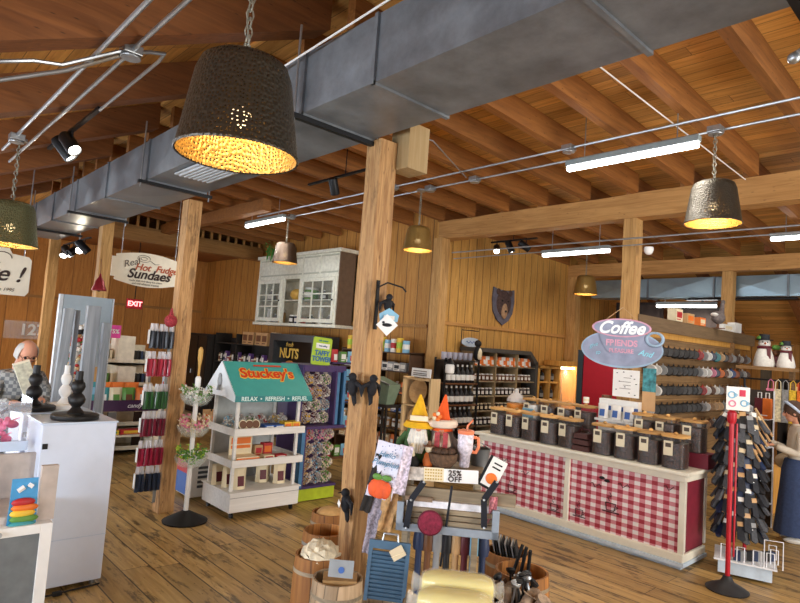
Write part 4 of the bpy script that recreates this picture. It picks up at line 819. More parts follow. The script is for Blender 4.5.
# local: x -1.5..1.5, y -.42..0, z 0..1.46
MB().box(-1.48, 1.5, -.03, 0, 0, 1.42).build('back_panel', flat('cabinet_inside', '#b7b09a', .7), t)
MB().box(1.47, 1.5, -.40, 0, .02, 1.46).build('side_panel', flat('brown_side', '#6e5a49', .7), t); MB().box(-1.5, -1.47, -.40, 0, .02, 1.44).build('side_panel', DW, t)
MB().box(-1.54, 1.54, -.44, 0, -.03, .03).build('bottom_board', DW, t, bevel=.006); MB().box(-1.469, 1.469, -.40, -.03, .95, 1.0).build('middle_rail', DW, t); MB().box(-1.54, 1.55, -.45, 0, 1.42, 1.49).build('cornice', DW, t, bevel=.01)
for a, b_ in ((-1.45, .24), (.26, 1.47)):
    f = MB().box(a, b_, -.39, -.36, 1.0, 1.42).build('upper_panel', DW, t); m = MB().box(a+.03, b_-.03, -.40, -.39, 1.36, 1.39).box(a+.03, b_-.03, -.40, -.39, 1.03, 1.06)
    m.build('panel_moulding', flat('moulding_grey', '#b6b9ab', .6), f)
    if a > 0: MB().box((a+b_)/2-.02, (a+b_)/2+.02, -.405, -.39, 1.03, 1.39).build('panel_moulding', DW, f)
m = MB(); 
for x in (-1.48, -.47, .20, 1.42): MB().box(x, x+.06, -.42, -.36, .03, .98).build('upright', DW, t)
GL = glass('cabinet_glass', (.3, .35, .35), .12)
for a, b_ in ((-1.42, -.47), (.26, 1.42)):
    f = MB().box(a, a+.07, -.435, -.40, .06, .94).box(b_-.07, b_, -.435, -.40, .06, .94).box(a+.07, b_-.07, -.435, -.40, .06, .13).box(a+.07, b_-.07, -.435, -.40, .87, .94).build('door', DW, t); m = MB()
    for k in (1, 2): m.box(a+.07+(b_-a-.14)*k/3-.012, a+.07+(b_-a-.14)*k/3+.012, -.43, -.405, .13, .87)
    for k in (1, 2): m.box(a+.07, b_-.07, -.428, -.407, .13+.74*k/3-.012, .13+.74*k/3+.012)
    m.build('glazing_bars', DW, f); MB().box(a+.07, b_-.07, -.416, -.412, .13, .87).build('pane', GL, f); MB().ball((b_-.035, -.45, .5), .018, 10, 8).build('door_knob', BLACK, f)
MB().box(-1.46, 1.46, -.35, -.03, .50, .52).build('inner_shelf', DW, t)
for i, (x, z, c, w_, h_) in enumerate(((-1.2, .03, 'white', .14, .3), (-.95, .03, 'grey', .16, .2), (-.7, .03, 'tan', .16, .28), (-1.2, .52, 'grey', .18, .25), (-.8, .52, 'white', .14, .2), (.4, .03, 'black', .2, .2), (.75, .03, 'white', .12, .33), (1.05, .03, 'grey', .2, .2), (.35, .52, 'green', .3, .25), (.8, .52, 'black', .16, .2), (1.15, .52, 'white', .15, .32))):
    put(proto('bottle' if i % 2 else 'jar', c, 'white', w_, w_, h_), 'cabinet_ornament', (-10.4+x, 6.85, 2.27+z), 0, '%s ornament behind the %s glazed door, %s shelf' % (c, 'left' if x < 0 else 'second', 'lower' if z < .3 else 'upper'), 'ornament', '%s ornaments behind cabinet glass %s' % (c, 'left' if x < 0 else 'other'))
o = MB().ball((0, 0, .12), (.17, .12, .12), 16, 10).build('yellow_jug', flat('jug_yellow', '#d4ab55', .5), smooth=True, loc=(-10.55, 6.82, 2.79)); tag(o, 'round yellow jug on the open middle shelf of the wall cabinet', 'jug'); MB().torus((.17, 0, .13), .05, .012, 12, 6, Matrix.Rotation(PI/2, 4, 'X')).build('jug_handle', flat('jug_yellow', '#d4ab55'), o)
for x, c in ((-10.62, 'black'), (-10.42, 'navy')): put(proto('jar', c, 'white', .16, .15, .18), 'canister', (x, 6.82, 2.30), 0, '%s pot in the open lower middle of the wall cabinet' % c, 'pot')
for x, c in ((-10.28, 'blue'), (-10.25, 'red')): put(proto('jar', c, 'white', .15, .15, .19 if c == 'blue' else .15), 'canister', (x, 6.83, 2.79 if c == 'blue' else 2.30), 0, '%s pot in the open middle of the wall cabinet' % c, 'pot')
t = thing('trailing_plant', 'artificial green plant trailing over the top corner of the wall cabinet', 'plant', (-11.25, 6.7, 3.77))
m = MB()
for k in range(150):
    a = random.uniform(0, 2*PI); r = random.uniform(.05, .36); z0 = random.uniform(0, .25); p = Vector((r*math.cos(a)*.8, r*math.sin(a)*.7, z0)); q = p+Vector((random.uniform(-.1, .1), random.uniform(-.12, .02), random.uniform(-.28, .1)))
    s = (q-p).cross(Vector((0, 0, 1))).normalized()*.018; md = (p+q)/2+Vector((0, 0, .03)); m.add([p, md+s, q, md-s, md+Vector((0, 0, .006))], [(0, 1, 4), (1, 2, 4), (2, 3, 4), (3, 0, 4)])
m.build('foliage', flat('leaf_green', '#4c8a3c', .6, var=.35), t); MB().lathe([(.08, 0), (.11, .12), (.1, .12)], 16).build('pot', cm('brown'), t, loc=(0, .1, 0))
# ================================================================== COFFEE COUNTER
ging, nt, b = newmat('gingham'); tc = N(nt, 'ShaderNodeTexCoord'); sp_ = N(nt, 'ShaderNodeSeparateXYZ'); L(nt, tc.outputs['Object'], sp_.inputs[0])
sx = math_(nt, 'LESS_THAN', math_(nt, 'FRACT', math_(nt, 'ADD', math_(nt, 'DIVIDE', sp_.outputs[0], .122), 50.0)), .5)
sz = math_(nt, 'LESS_THAN', math_(nt, 'FRACT', math_(nt, 'ADD', math_(nt, 'DIVIDE', sp_.outputs[2], .084), 50.0)), .5)
L(nt, ramp(nt, math_(nt, 'MULTIPLY', math_(nt, 'ADD', sx, sz), .5), [(.2, rgb('#e6dcdc')), (.5, rgb('#c9828c')), (.9, rgb('#9c2438'))]), b.inputs['Base Color']); b.inputs['Roughness'].default_value = .5
nt.nodes[-1] if False else None
IV = flat('ivory_paint', '#e4e0d0', .45, var=.04); WINE = flat('wine_red', '#6a1a2b', .5); BLUEW = flat('bluish_white', '#c5d6e6', .4)
t = thing('coffee_counter', 'long coffee counter with red gingham panels in ivory frames', 'counter', (-3.665, 6.475, 0))
# local x -1.325..1.325, y -.29..+.29
MB().box(-1.28, 1.295, -.26, .27, .06, .90).build('body', WINE, t)
MB().box(-1.27, 1.29, -.27, .27, 0, .035).build('toe_kick', BLUEW, t)
MB().box(-1.31, 1.33, -.31, .31, .035, .07).build('base_moulding', BLUEW, t); MB().box(-1.30, 1.32, -.295, .295, .07, .15).build('bottom_rail', IV, t, bevel=.01)
MB().box(-1.30, 1.32, -.285, .29, .845, .91).build('top_rail', IV, t, bevel=.008); MB().box(-1.35, 1.36, -.33, .33, .91, .95).build('worktop', IV, t, bevel=.012)
for x in (-1.30, -.02, 1.26): MB().box(x, x+.06, -.285, -.25, .15, .845).build('frame_upright', IV, t, bevel=.004)
for y in (-.265, .265): MB().box(1.26, 1.322, y-.022, y+.022, .175, .845).build('frame_upright', IV, t, bevel=.004)
MB().box(-1.24, -.02, -.262, -.25, .15, .845).build('gingham_panel', ging, t); MB().box(.04, 1.26, -.262, -.25, .15, .845).build('gingham_panel', ging, t)
MB().box(1.29, 1.305, -.245, .245, .175, .845).build('red_end_panel', flat('end_red', '#7c2334', .5), t)
DKI = flat('drawn_ink', '#3b1a20', .6)
def cup(x, z, s=1):
    MB().tube([(x-.06*s, -.268, z+.04*s), (x-.05*s, -.268, z-.03*s), (x+.03*s, -.268, z-.03*s), (x+.045*s, -.268, z+.04*s), (x-.06*s, -.268, z+.04*s)], .005*s, 5).tube([(x-.09*s, -.268, z-.045*s), (x+.08*s, -.268, z-.045*s)], .006*s, 5).tube([(x+.04*s, -.268, z+.02*s), (x+.07*s, -.268, z+.01*s), (x+.035*s, -.268, z-.02*s)], .004*s, 5).tube([(x-.02*s, -.268, z+.06*s), (x-.04*s, -.268, z+.09*s), (x, -.268, z+.11*s), (x-.02*s, -.268, z+.14*s)], .004*s, 5).build('cup_drawing', DKI, t)
cup(-.75, .33, 1); cup(-.14, .25, .9); cup(.18, .27, .9); cup(.55, .42, 1.1)
for x, z, n in ((-.95, .66, 7), (-.62, .56, 5), (.30, .62, 6), (.62, .68, 6), (1.10, .76, 5)):
    MB().tube([(x+.025*k, -.268, z+.02*math.sin(k*2.1)+.008*math.cos(k*5)) for k in range(n)], .004, 5).build('faded_script', DKI, t)
m = MB(); m.ball((.43, -.266, .71), (.035, .004, .018), 10, 5).ball((.49, -.266, .69), (.035, .004, .018), 10, 5); m.build('bean_drawing', BLK, t)
# coffee bean jars
BEAN, nt, b = newmat('coffee_beans'); tc = N(nt, 'ShaderNodeTexCoord'); vo = N(nt, 'ShaderNodeTexVoronoi'); vo.inputs['Scale'].default_value = 70; L(nt, tc.outputs['Object'], vo.inputs['Vector'])
L(nt, ramp(nt, vo.outputs['Distance'], [(.1, rgb('#5a3626')), (.6, rgb('#1e110b'))]), b.inputs['Base Color']); b.inputs['Roughness'].default_value = .35
bp = N(nt, 'ShaderNodeBump'); bp.inputs['Strength'].default_value = .6; bp.inputs['Distance'].default_value = .004; L(nt, vo.outputs['Distance'], bp.inputs['Height']); L(nt, bp.outputs[0], b.inputs['Normal'])
JG = glass('jar_glass', (.5, .5, .5), .05); JG.node_tree.nodes['Principled BSDF'].inputs['Specular IOR Level'].default_value = .35; LID = wood('lid_wood', '#b3813f', '#dcae6c', 0, knots=False, grain=9); LBL = flat('label_cream', '#d8cfb4', .6, var=.05)
def bean_jar(name, label, content, lidless=False, group=None):
    t = thing(name, label, 'jar', group=group)
    sq = lambda r: [(r*(abs(math.cos(a))**.5)*(1 if math.cos(a) > 0 else -1), r*(abs(math.sin(a))**.5)*(1 if math.sin(a) > 0 else -1)) for a in [2*PI*k/24 for k in range(24)]]
    MB().prism(sq(.090), .006, .185, 'xy').build('coffee_content', content, t, True)
    MB().prism(sq(.096), .0, .225, 'xy').build('glass_body', JG, t, True)
    MB().prism(sq(.102), .225, .243, 'xy').build('wooden_lid', LID, t, True, bevel=.004); MB().ball((0, 0, .252), (.018, .018, .012), 12, 8).build('lid_knob', LID, t, True)
    MB().box(-.062, .010, -.1005, -.097, .095, .20).build('paper_label', LBL, t); 
    MB().box(-.048, -.004, -.1025, -.1005, .155, .185).build('label_print', flat('label_print', '#4b4038', .6), t.children[-1] if t.children else t)
    return t
j0 = bean_jar('coffee_jar', '', BEAN); J0c = list(j0.children)
names = ['first', 'second', 'third', 'fourth', 'fifth']
fr = [-4.73, -4.49, -4.24, -3.98, -3.72, -3.29, -3.03, -2.77, -2.51]
for i, x in enumerate(fr):
    lab = 'glass jar of coffee beans in the front row, %s from the counter\'s %s end' % ((names[i], 'bowl rack') if i < 5 else (names[8-i], 'sock rack'))
    j = j0 if i == 0 else dup(j0); j.location = (x, 6.33, .951); j.scale = (1.25, 1.2, 1.38); j.rotation_euler = (0, 0, random.uniform(-.1, .2)); j['label'] = lab; j['group'] = 'coffee bean jars on the counter'
t = thing('jar_riser', 'wine red riser box at the right rear of the coffee counter', 'riser', (-2.68, 6.70, .95)); MB().box(-.46, .40, -.12, .12, 0, .15).build('box', WINE, t, bevel=.003)
t = thing('jar_riser', 'wine red riser box under the back row of jars near the glass candy jar', 'riser', (-4.25, 6.70, .95)); MB().box(-.65, .65, -.12, .12, 0, .15).build('box', WINE, t, bevel=.003)
for i, x in enumerate((-4.23, -3.98, -3.73, -3.00, -2.74, -2.46)):
    j = dup(j0); j.location = (x, 6.68, 1.101); j.scale = (1.22, 1.2, 1.36); j.rotation_euler = (0, 0, random.uniform(-.1, .2)); j['label'] = 'glass jar of coffee beans on the %s riser, %s' % (('left' if i < 3 else 'right'), ('nearest the white label jar', 'middle of its riser', 'beside the white mug', 'beside the coffee packs', 'in the middle of its riser', 'at its outer end')[i])
t = bean_jar('candy_jar', 'glass jar of plain white labelled goods in the back row of the counter', WHITE); t.location = (-4.48, 6.68, 1.101); t.scale = (1.2, 1.2, 1.36)
MB().box(-.07, .07, -.104, -.101, .04, .15).build('blue_label', cm('sky'), t)
t = thing('glass_canister', 'glass canister of orange candy with a faceted glass lid', 'jar', (-4.76, 6.68, 1.101)); t.scale = (1.15, 1.15, 1.62)
MB().lathe([(.10, 0), (.105, .03), (.105, .14)], 20).build('orange_candy', flat('candy_orange', '#e08a1e', .5), t, True); MB().lathe([(.11, 0), (.112, .15), (.10, .165)], 20, cap=False).build('glass_body', JG, t, True)
MB().lathe([(.112, .16), (.10, .19), (.05, .225), (.02, .235), (.028, .255), (.0, .27)], 12, cap=False).build('glass_lid', glass('lid_glass', (.9, .9, .9), .55), t)
for i, (x, y, z) in enumerate(((-3.56, 6.30, .951), (-3.50, 6.42, 1.0))):
    pass
t = thing('scoop_basket', 'dark ribbed basket bin between the two groups of coffee jars', 'basket', (-3.52, 6.31, .951))
for k, (z, w) in enumerate(((.0, .11), (.07, .10), (.14, .085))): MB().prism([(-w, 0), (w, 0), (w*.9, .055), (-w*.9, .055)], -.10, .06-.02*k, 'xz').build('wooden_tier', flat('tier_brown', '#4a2a26', .6, var=.3, scale=40), t, loc=(0, 0, z))
MB().tube([(-.11, 0, .02), (-.12, 0, .15), (-.05, 0, .24), (.05, 0, .24), (.12, 0, .15), (.11, 0, .02)], .008).build('arched_frame', flat('frame_wine', '#4b1c22', .5), t)
put(proto('can', 'white', 'cream', .07, .07, .07), 'white_mug', (-3.73, 6.68, 1.101+.362), 0, 'small white cup standing on a jar lid in front of the red panel', 'cup')
put(proto('jar', 'orange', 'brown', .13, .13, .62), 'plaid_canister', (-3.57, 6.88, .952), 0, 'patterned orange canister beside the printed notice', 'canister')
t = thing('packet_stand', 'small blue and white stand of coffee packets behind the counter jars', 'display', (-3.32, 6.72, .951)); t.scale = (1, 1, 1.28)
MB().box(-.26, .22, .0, .1, 0, .46).build('back', WHITE, t); MB().box(-.262, .222, -.01, .0, .36, .40).build('blue_stripe', cm('blue'), t); MB().box(-.26, .22, -.10, 0, .26, .28).build('ledge', WHITE, t)
for x in (-.16, .0, .15): put(proto('pouch', 'white', 'blue', .13, .06, .17), 'coffee_packet', (-3.34+x, 6.675, 1.313), 0, 'white and blue coffee packet on the small stand behind the jars', 'coffee packet', 'white coffee packets on the small stand')
t = thing('notice_board', 'white printed notice with small black leaf drawings behind the coffee packets', 'notice', (-3.29, 6.80, 1.58)); t.scale = (.95, 1, .8); MB().box(-.175, .165, -.006, .006, 0, .40).build('board', WHITE, t)
m = MB()
for k in range(10): a = k*2.3; m.cb((.13*math.cos(a)*1.0, -.008, .2+.17*math.sin(a*1.3)), (.02, .002, .012))
m.build('leaf_marks', BLK, t)
for z in (.28, .22, .17, .12): MB().box(-.06-.03*math.sin(z*60), .06, -.008, -.006, z, z+.007).build('text_line', GREYI, t)
t = thing('picture_card', 'small teal picture card beside the printed notice', 'card', (-3.03, 6.82, 1.45)); MB().box(-.07, .08, -.008, .008, .0, .22).build('tan_part', cm('tan'), t); MB().box(-.07, .08, -.008, .008, .22, .49).build('teal_picture', flat('teal_picture', '#3c8188', .5, var=.6, scale=22), t)
# coffee cup sign
t = thing('coffee_sign', 'large lavender coffee cup and saucer shaped sign hung on the middle post', 'sign', (-3.40, 6.86, 2.215), .42); t.scale = (.9, .9, .98)
LAV = flat('sign_lavender', '#8a91a8', .6, var=.2, scale=6); LAV2 = flat('sign_blue', '#93abc0', .6, var=.15, scale=6); PNK = flat('sign_pink', '#cf9ab0', .5); SW2 = flat('sign_white', '#eef2f6', .5)
MB().prism(ell(.52, .235, 48, .0, -.07), .0, .016, 'xz').build('saucer', LAV2, t); MB().prism(ell(.50, .215, 48, .0, -.065), -.006, .0, 'xz').build('saucer_face', LAV, t)
MB().prism([(-.30, .16), (-.27, .04), (-.2, -.08), (-.1, -.15), (.1, -.15), (.2, -.08), (.27, .04), (.3, .16)], -.022, -.006, 'xz').build('cup_body', LAV, t)
MB().prism(ell(.375, .115, 40, -.01, .19), -.034, -.022, 'xz').build('cup_rim', PNK, t); MB().prism(ell(.35, .098, 40, -.01, .19), -.040, -.034, 'xz').build('cup_rim_face', LAV, t)
MB().torus((.41, -.02, .07), .10, .02, 24, 8, Matrix.Rotation(PI/2, 4, 'X') @ Matrix.Scale(.8, 4, (0, 1, 0))).build('cup_handle', LAV2, t, True)
text('Coffee', .215, SW2, t, (-.02, -.046, .185), (PI/2, 0, 0), shear=.4, bold=.006); text('FRIENDS', .105, PNK, t, (0, -.028, .0), (PI/2, 0, 0), bold=.004); text('PLEASURE', .07, PNK, t, (0, -.028, -.095), (PI/2, 0, 0), bold=.002)
text('And', .10, flat('sign_aqua', '#8fd0e2', .5), t, (.30, -.012, -.11), (PI/2, .15, 0), shear=.4, bold=.002); text('give', .07, flat('sign_aqua', '#8fd0e2'), t, (-.36, -.012, -.04), (PI/2, -.3, 0), shear=.4); text('to', .07, flat('sign_aqua'  , '#8fd0e2'), t, (-.30, -.012, -.13), (PI/2, -.15, 0), shear=.4)
text('SERVED WITH LOVE', .04, LAV2, t, (0, -.028, .085), (PI/2, 0, 0)) if False else None
MB().tube([(-.22, 0, .28), (.0, .02, .45), (.2, 0, .28)], .005).build('hanging_cord', cm('tan'), t)
# ================================================================== BEAR PLAQUE, SIDE WALL SHELVES
t = thing('bear_plaque', 'bear head on a grey shield plaque high on the boarded wall', 'wall plaque', (-6.695, 8.80, 2.86), PI/2)
sh = [(-.31, .33), (-.2, .30), (0, .29), (.2, .30), (.31, .33), (.33, .1), (.29, -.12), (.18, -.26), (0, -.36), (-.18, -.26), (-.29, -.12), (-.33, .1)]
MB().prism(sh, -.03, 0, 'xz').build('shield', flat('shield_grey', '#5d5a66', .6, var=.25), t, bevel=.006)
FUR = flat('bear_fur', '#4c3a36', .85, var=.4, scale=30, bump=.6); f = MB().ball((0, -.03, .05), (.22, .035, .24), 18, 12).ball((-.18, -.035, .25), (.06, .025, .06), 10, 8).ball((.18, -.035, .25), (.06, .025, .06), 10, 8).build('bear_head', FUR, t, True)
MB().ball((0, -.05, -.09), (.09, .035, .15), 16, 10).build('muzzle', flat('muzzle_tan', '#a98564', .8, var=.2, scale=20), f, True); MB().ball((0, -.085, -.10), (.03, .015, .022), 10, 8).build('nose', BLK, f, True)
for s in (-1, 1): MB().ball((s*.085, -.066, .09), .015, 8, 6).build('eye', BLK, f)
PINE = wood('pine_frame', '#b07a30', '#dba552', 2, knots=False); BRN = wood('brown_unit', '#7a6c52', '#a08f70', 2, knots=False)
def jarrow(n, p0, p1, kinds, nm, cat, where): row(n, p0, p1, kinds, nm, cat, where, PI/2)
t = thing('bottle_shelf', 'narrow black shelf of dark bottles beside the corner post', 'shelf', (-6.33, 7.26, 0), PI/2)
for z in (.45, .79, 1.13, 1.47, 1.83): MB().box(-.44, .38, -.12, .12, z-.02, z).build('shelf', cm('brown') if z < 1.8 else DK, t)
for x in (-.44, .365):
    for y in (-.12, .10): MB().box(x, x+.025, y, y+.025, 0, 1.86).build('upright', BLK, t)
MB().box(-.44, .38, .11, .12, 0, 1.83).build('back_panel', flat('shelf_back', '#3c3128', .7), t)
for z, lv in ((.452, 'lowest'), (.792, 'third'), (1.132, 'second'), (1.472, 'upper')):
    jarrow(6, (-6.29, 6.90, z), (-6.29, 7.60, z), [('black', proto('bottle', 'black', 'white', .11, .11, .29))], 'syrup_bottle', 'bottle', 'bottle with a white label on the %s shelf beside the corner post' % lv)
for k in range(6):
    o = MB().lathe([(.03, 0), (.045, .02), (.05, .12), (.047, .12), (.04, .02)], 12, cap=False).build('drinking_glass', glass('smoked_glass', (.5, .5, .6), .5), smooth=True, loc=(-6.33, 6.90+k*.125, 1.832)); tag(o, 'clear drinking glass on top of the narrow black shelf', 'glass', 'drinking glasses on the narrow black shelf')
t = thing('lantern', 'black lantern with a white glass on top of the narrow shelf', 'lantern', (-6.1, 6.80, 1.62)); MB().lathe([(.05, 0), (.07, .02), (.07, .13), (.03, .18)], 14).build('glass_body', cm('white'), t, True); MB().lathe([(.08, .15), (.03, .22), (.01, .24)], 14).build('cap', BLACK, t, True); MB().cyl((-.22, .1, .17), (0, 0, .24), .008).build('bracket', BLACK, t)
t = thing('penguin_figure', 'small black and cream figure standing at the shelf corner', 'figurine', (-6.28, 7.66, 1.84)); MB().ball((0, 0, .12), (.07, .07, .13), 12, 8).build('body', BLK, t, True); MB().ball((.04, 0, .11), (.045, .05, .1), 12, 8).build('belly', cm('cream'), t, True); MB().ball((0, 0, .28), .06, 12, 8).build('head', BLK, t, True)
t = thing('oval_sign', 'small oval white sign on an iron bracket above the honey shelf', 'sign', (-6.60, 7.85, 2.14), PI/2); MB().prism(ell(.25, .08, 28, .0, 0), -.012, .0, 'xz').build('board', flat('sign_grey', '#b9c4cf', .5), t); text('Honey', .09, cm('blue'), t, (0, -.016, 0), (PI/2, 0, 0)) if False else MB().tube([(-.14+.028*k, -.014, .02*math.sin(k*1.9)) for k in range(11)], .006, 5).build('blurred_script', cm('blue'), t)
MB().tube([(-.25, 0, .2), (.2, 0, .2)], .007).tube([(-.25, 0, -.1), (-.25, 0, .24)], .007).build('bracket', BLACK, t)
t = thing('honey_shelf', 'wide brown shelf unit with clipped upper corner filled with small jars', 'shelf', (-6.50, 8.55, 0), PI/2)
MB().box(-.88, .95, .14, .16, 0, 2.0).build('back_panel', BRN, t)
for z in (.5, .75, 1.0, 1.25, 1.5, 1.76): MB().box(-.88, .92, -.15, .14, z-.018, z).build('shelf', BRN, t)
for x in (-.88, -.28, .35): MB().box(x-.015, x+.015, -.15, .14, 0, 2.0).build('upright', wood('mid_brown', '#7d6a4a', '#a38c66', 2, knots=False), t)
MB().box(.90, .97, -.17, .16, 0, 1.86).build('end_panel', flat('dark_end', '#4a4742', .6), t); MB().box(-.9, .72, -.17, .16, 1.99, 2.06).build('top_board', flat('dark_end', '#4a4742'), t); MB().prism([(.72, 2.06), (.70, 1.99), (.9, 1.80), (.97, 1.86)], -.17, .16, 'xz').build('clipped_corner', flat('dark_end', '#4a4742'), t)
for z, lv, kk in ((1.762, 'top', [('orange', proto('pouch', 'orange', 'white', .11, .05, .16)), ('white', proto('pouch', 'white', 'orange', .11, .05, .16))]), (1.502, 'second', [('white', proto('jar', 'brown', 'white', .08, .08, .12))]), (1.252, 'third', [('amber', proto('jar', 'dark brown', 'white', .08, .08, .13))]), (1.002, 'fourth', [('dark', proto('jar', 'dark brown', 'cream', .08, .08, .12))]), (.752, 'fifth', [('black', proto('jar', 'black', 'white', .08, .08, .13))]), (.502, 'lowest', [('brown', proto('jar', 'brown', 'cream', .08, .08, .12))])):
    jarrow(15, (-6.42, 7.72, z), (-6.42, 9.40, z), kk, 'honey_jar' if lv != 'top' else 'honey_pouch', 'jar' if lv != 'top' else 'pouch', '%s on the %s shelf of the wide brown unit' % ('jar' if lv != 'top' else 'pouch', lv))
t = thing('lit_cabinet', 'pine cabinet with a warmly lit glass half and dark bottles beside it', 'cabinet', (-6.50, 10.24, 0), PI/2)
for x in (-.70, -.33, .02, .66): MB().box(x, x+.05, -.17, .17, 0, 1.80 if x < 0 else 1.92).build('upright', PINE, t)
MB().box(-.7, .71, .15, .17, 0, 1.8).build('back_panel', PINE, t); MB().box(-.02, .71, -.18, .17, 1.82, 1.92).build('top_board', PINE, t); MB().box(-.7, .0, -.17, .17, 1.76, 1.80).build('top_board', PINE, t)
for z in (.5, .8, 1.15, 1.48): MB().box(-.68, .03, -.16, .15, z, z+.03).build('shelf', PINE, t)
MB().box(.07, .66, .14, .15, .3, 1.80).build('lit_back', flat('warm_back', '#b98f4a', .6, var=.4, scale=22), t); MB().box(.08, .65, -.12, -.08, 1.76, 1.80).build('strip_light', glow('strip_glow', (1, .86, .55), 12), t)
MB().box(.07, .66, -.165, -.16, .3, 1.80).build('glass_door', glass('cab_glass', (1, 1, 1), .12), t)
lamp('cabinet_glow', 'AREA', (-6.42, 10.5, 1.74), 5, (1, .82, .5), .5, .1)
for z in (.53, .83, 1.18, 1.51):
    for k in range(4): put(proto('bottle', 'black', 'grey', .11, .11, .24), 'wine_bottle', (-6.44, 9.64+k*.165, z), PI/2, 'black bottle on the %s shelf of the pine cabinet' % {.53: 'lowest', .83: 'second', 1.18: 'third', 1.51: 'top'}[z], 'bottle', 'bottles at height %.1f of the pine cabinet' % z)
for k in range(10): put(proto('jar', 'tan', 'cream', .06, .06, .08), 'trinket', (-6.42, 10.25+(k % 5)*.09, .75+.5*(k//5)), PI/2, 'small trinket behind the lit glass of the pine cabinet', 'trinket', 'trinkets in the lit pine cabinet') if False else None
# red partition
a = Py(579, 353, 9.6); b_ = Py(650, 372, 9.6)
t = thing('red_partition', 'plain red partition panel with a dark left edge behind the coffee counter', 'partition', (a.x, 9.6, 0)); MB().box(.10, b_.x-a.x, 0, .05, .0, 2.12).build('red_panel', flat('partition_red', '#b0182a', .5, var=.04), t); MB().box(0, .10, -.03, .07, 0, 2.15).build('dark_edge', flat('edge_slate', '#2e3a40', .5), t)
# ================================================================== MUG WALL
t = thing('mug_rack', 'slatted wooden wall rack of hanging mugs running away from the middle post', 'rack', (-3.36, 9.20, 0), PI/2)
# local x = world y - 9.25 ; -y = +x
MW = wood('mug_rack_wood', '#6e4f30', '#a07c50', 0, knots=True); MB().box(-2.0, 1.85, .02, .05, .2, 2.42).build('back_boards', wood('rack_back', '#7a5a38', '#ab8658', 0, .11, 2, .4, .06), t)
MB().box(-2.05, 2.45, -.03, .07, 2.42, 2.60).build('top_beam', wood('rack_beam', '#5a4630', '#7c6446', 0), t); MB().box(-2.0, 2.3, .0, .05, 2.34, 2.42).build('light_strip', PINE, t)
rows_ = (2.16, 1.92, 1.66, 1.42, 1.17)
for z in rows_: MB().box(-1.95, 1.85, -.0, .02, z+.03, z+.09).build('peg_rail', MW, t)
mugs = {}
def mug_mesh(c):
    if c in mugs: return mugs[c]
    m = MB().lathe([(.056, 0), (.063, .01), (.063, .12), (.058, .12), (.054, .01), (.001, .012)], 16, cap=False); m.m = 1; m.lathe([(.001, -.001), (.046, -.001)], 16, cap=False).lathe([(.046, -.001), (.052, -.003), (.056, 0)], 16, cap=False); m.m = 0
    m.tube([(.048, 0, .085), (.078, 0, .08), (.085, 0, .055), (.075, 0, .03), (.048, 0, .025)], .007, 6)
    o = m.build('mug', [cm(c, .3), flat('mug_base_'+c, tuple(.55*v+.05 for v in rgb(COLS[c])), .4)], smooth=True); mugs[c] = o.data; bpy.data.objects.remove(o); return mugs[c]
def mugrot():
    a = .42+random.uniform(-.12, .12); z = Vector((-math.sin(a), math.cos(a), random.uniform(-.12, .05))).normalized(); x = Vector((0, 0, 1)); y = z.cross(x).normalized(); x = y.cross(z)
    return Matrix((x, y, z)).transposed().to_euler()
seqs = ['wwbbbbbbbrgwnrtbkgkwkg', 'wwgbbbbbbgwwpnokwbogwk', 'wwbbbbbbbbrwkwgkgkgtgs', 'wbbbbbbbbbgwtttgkkkkbb', 'kbbbgkbbkgbtkgbkgbkgbb']
cc = {'w': 'white', 'b': 'black', 'r': 'red', 'g': 'grey', 'n': 'navy', 't': 'tan', 'k': 'brown', 'p': 'pink', 'o': 'orange', 's': 'sky'}
rn = ['top', 'second', 'third', 'fourth', 'lowest']
for r, z in enumerate(rows_):
    for k in range(22):
        c = cc[seqs[r][k]]
        if r == 0 and k == 13: c = 'teal'
        if r == 1 and k == 17: c = 'blue'
        put(mug_mesh(c), 'mug', (-3.25, 7.36+k*.172, z), 0, '%s mug hanging in the %s row of the wooden mug rack' % (c, rn[r]), 'mug', '%s mugs in the %s rack row' % (c, rn[r]), rot=mugrot())
MB().box(1.3, 1.36, -.05, .06, 0, 2.42).build('upright', MW, t)
# ================================================================== CENTRE DISPLAY
def LP(T, px, py, yl):
    """pixel to the local plane y = yl of thing T"""
    A = T.matrix_basis.inverted(); o = A @ Vector((0, 0, EYE)); d = A.to_3x3() @ _ray(px, py); k = (yl-o.y)/d.y; return o+d*k
OW = wood('old_grey_wood', '#6b5e4c', '#a59478', 0, knots=False, grain=7, jitter=.1); GP = flat('grey_blue_paint', '#8b95a0', .6, var=.15); IRON = flat('strap_iron', '#22242b', .5, .4)
p0 = Vector((0, 0, EYE))+_ray(452, 480)*3.45
t = CT = thing('wooden_cart', 'weathered wooden display cart with iron straps carrying gnomes and the 25 percent sign', 'display cart', (p0.x, p0.y, 0), .72)
def lb(x0, y0, x1, y1, yl=0): a = LP(CT, x0, y0, yl); b_ = LP(CT, x1, y1, yl); return a, b_
a, b_ = lb(396, 487, 516, 494); ang = math.atan2(b_.z-a.z, b_.x-a.x)
m = MB().box(a.x, b_.x, -.02, .02, a.z-.05, a.z+.018); m.build('back_plank', OW, t, bevel=.004)
a2, b2 = lb(398, 496, 498, 541, -.06)
zt, zb, xl, xr = a2.z-.025, b2.z+.008, a2.x, b2.x
MB().box(xl, xr, -.08, -.055, zb, zb+.045).build('tray_frame', GP, t, bevel=.003); MB().box(xl, xl+.04, -.08, -.055, zb, zt).build('tray_frame', GP, t, bevel=.003); MB().box(xr-.04, xr, -.08, -.055, zb, zt).build('tray_frame', GP, t, bevel=.003)
sh_ = (zt-.02-zb-.045)/3
for k in range(3): MB().box(xl+.03, xr-.03, -.06, -.045, zb+.045+k*sh_, zb+.045+k*sh_+sh_-.006).build('tray_slat', OW, t, bevel=.002)
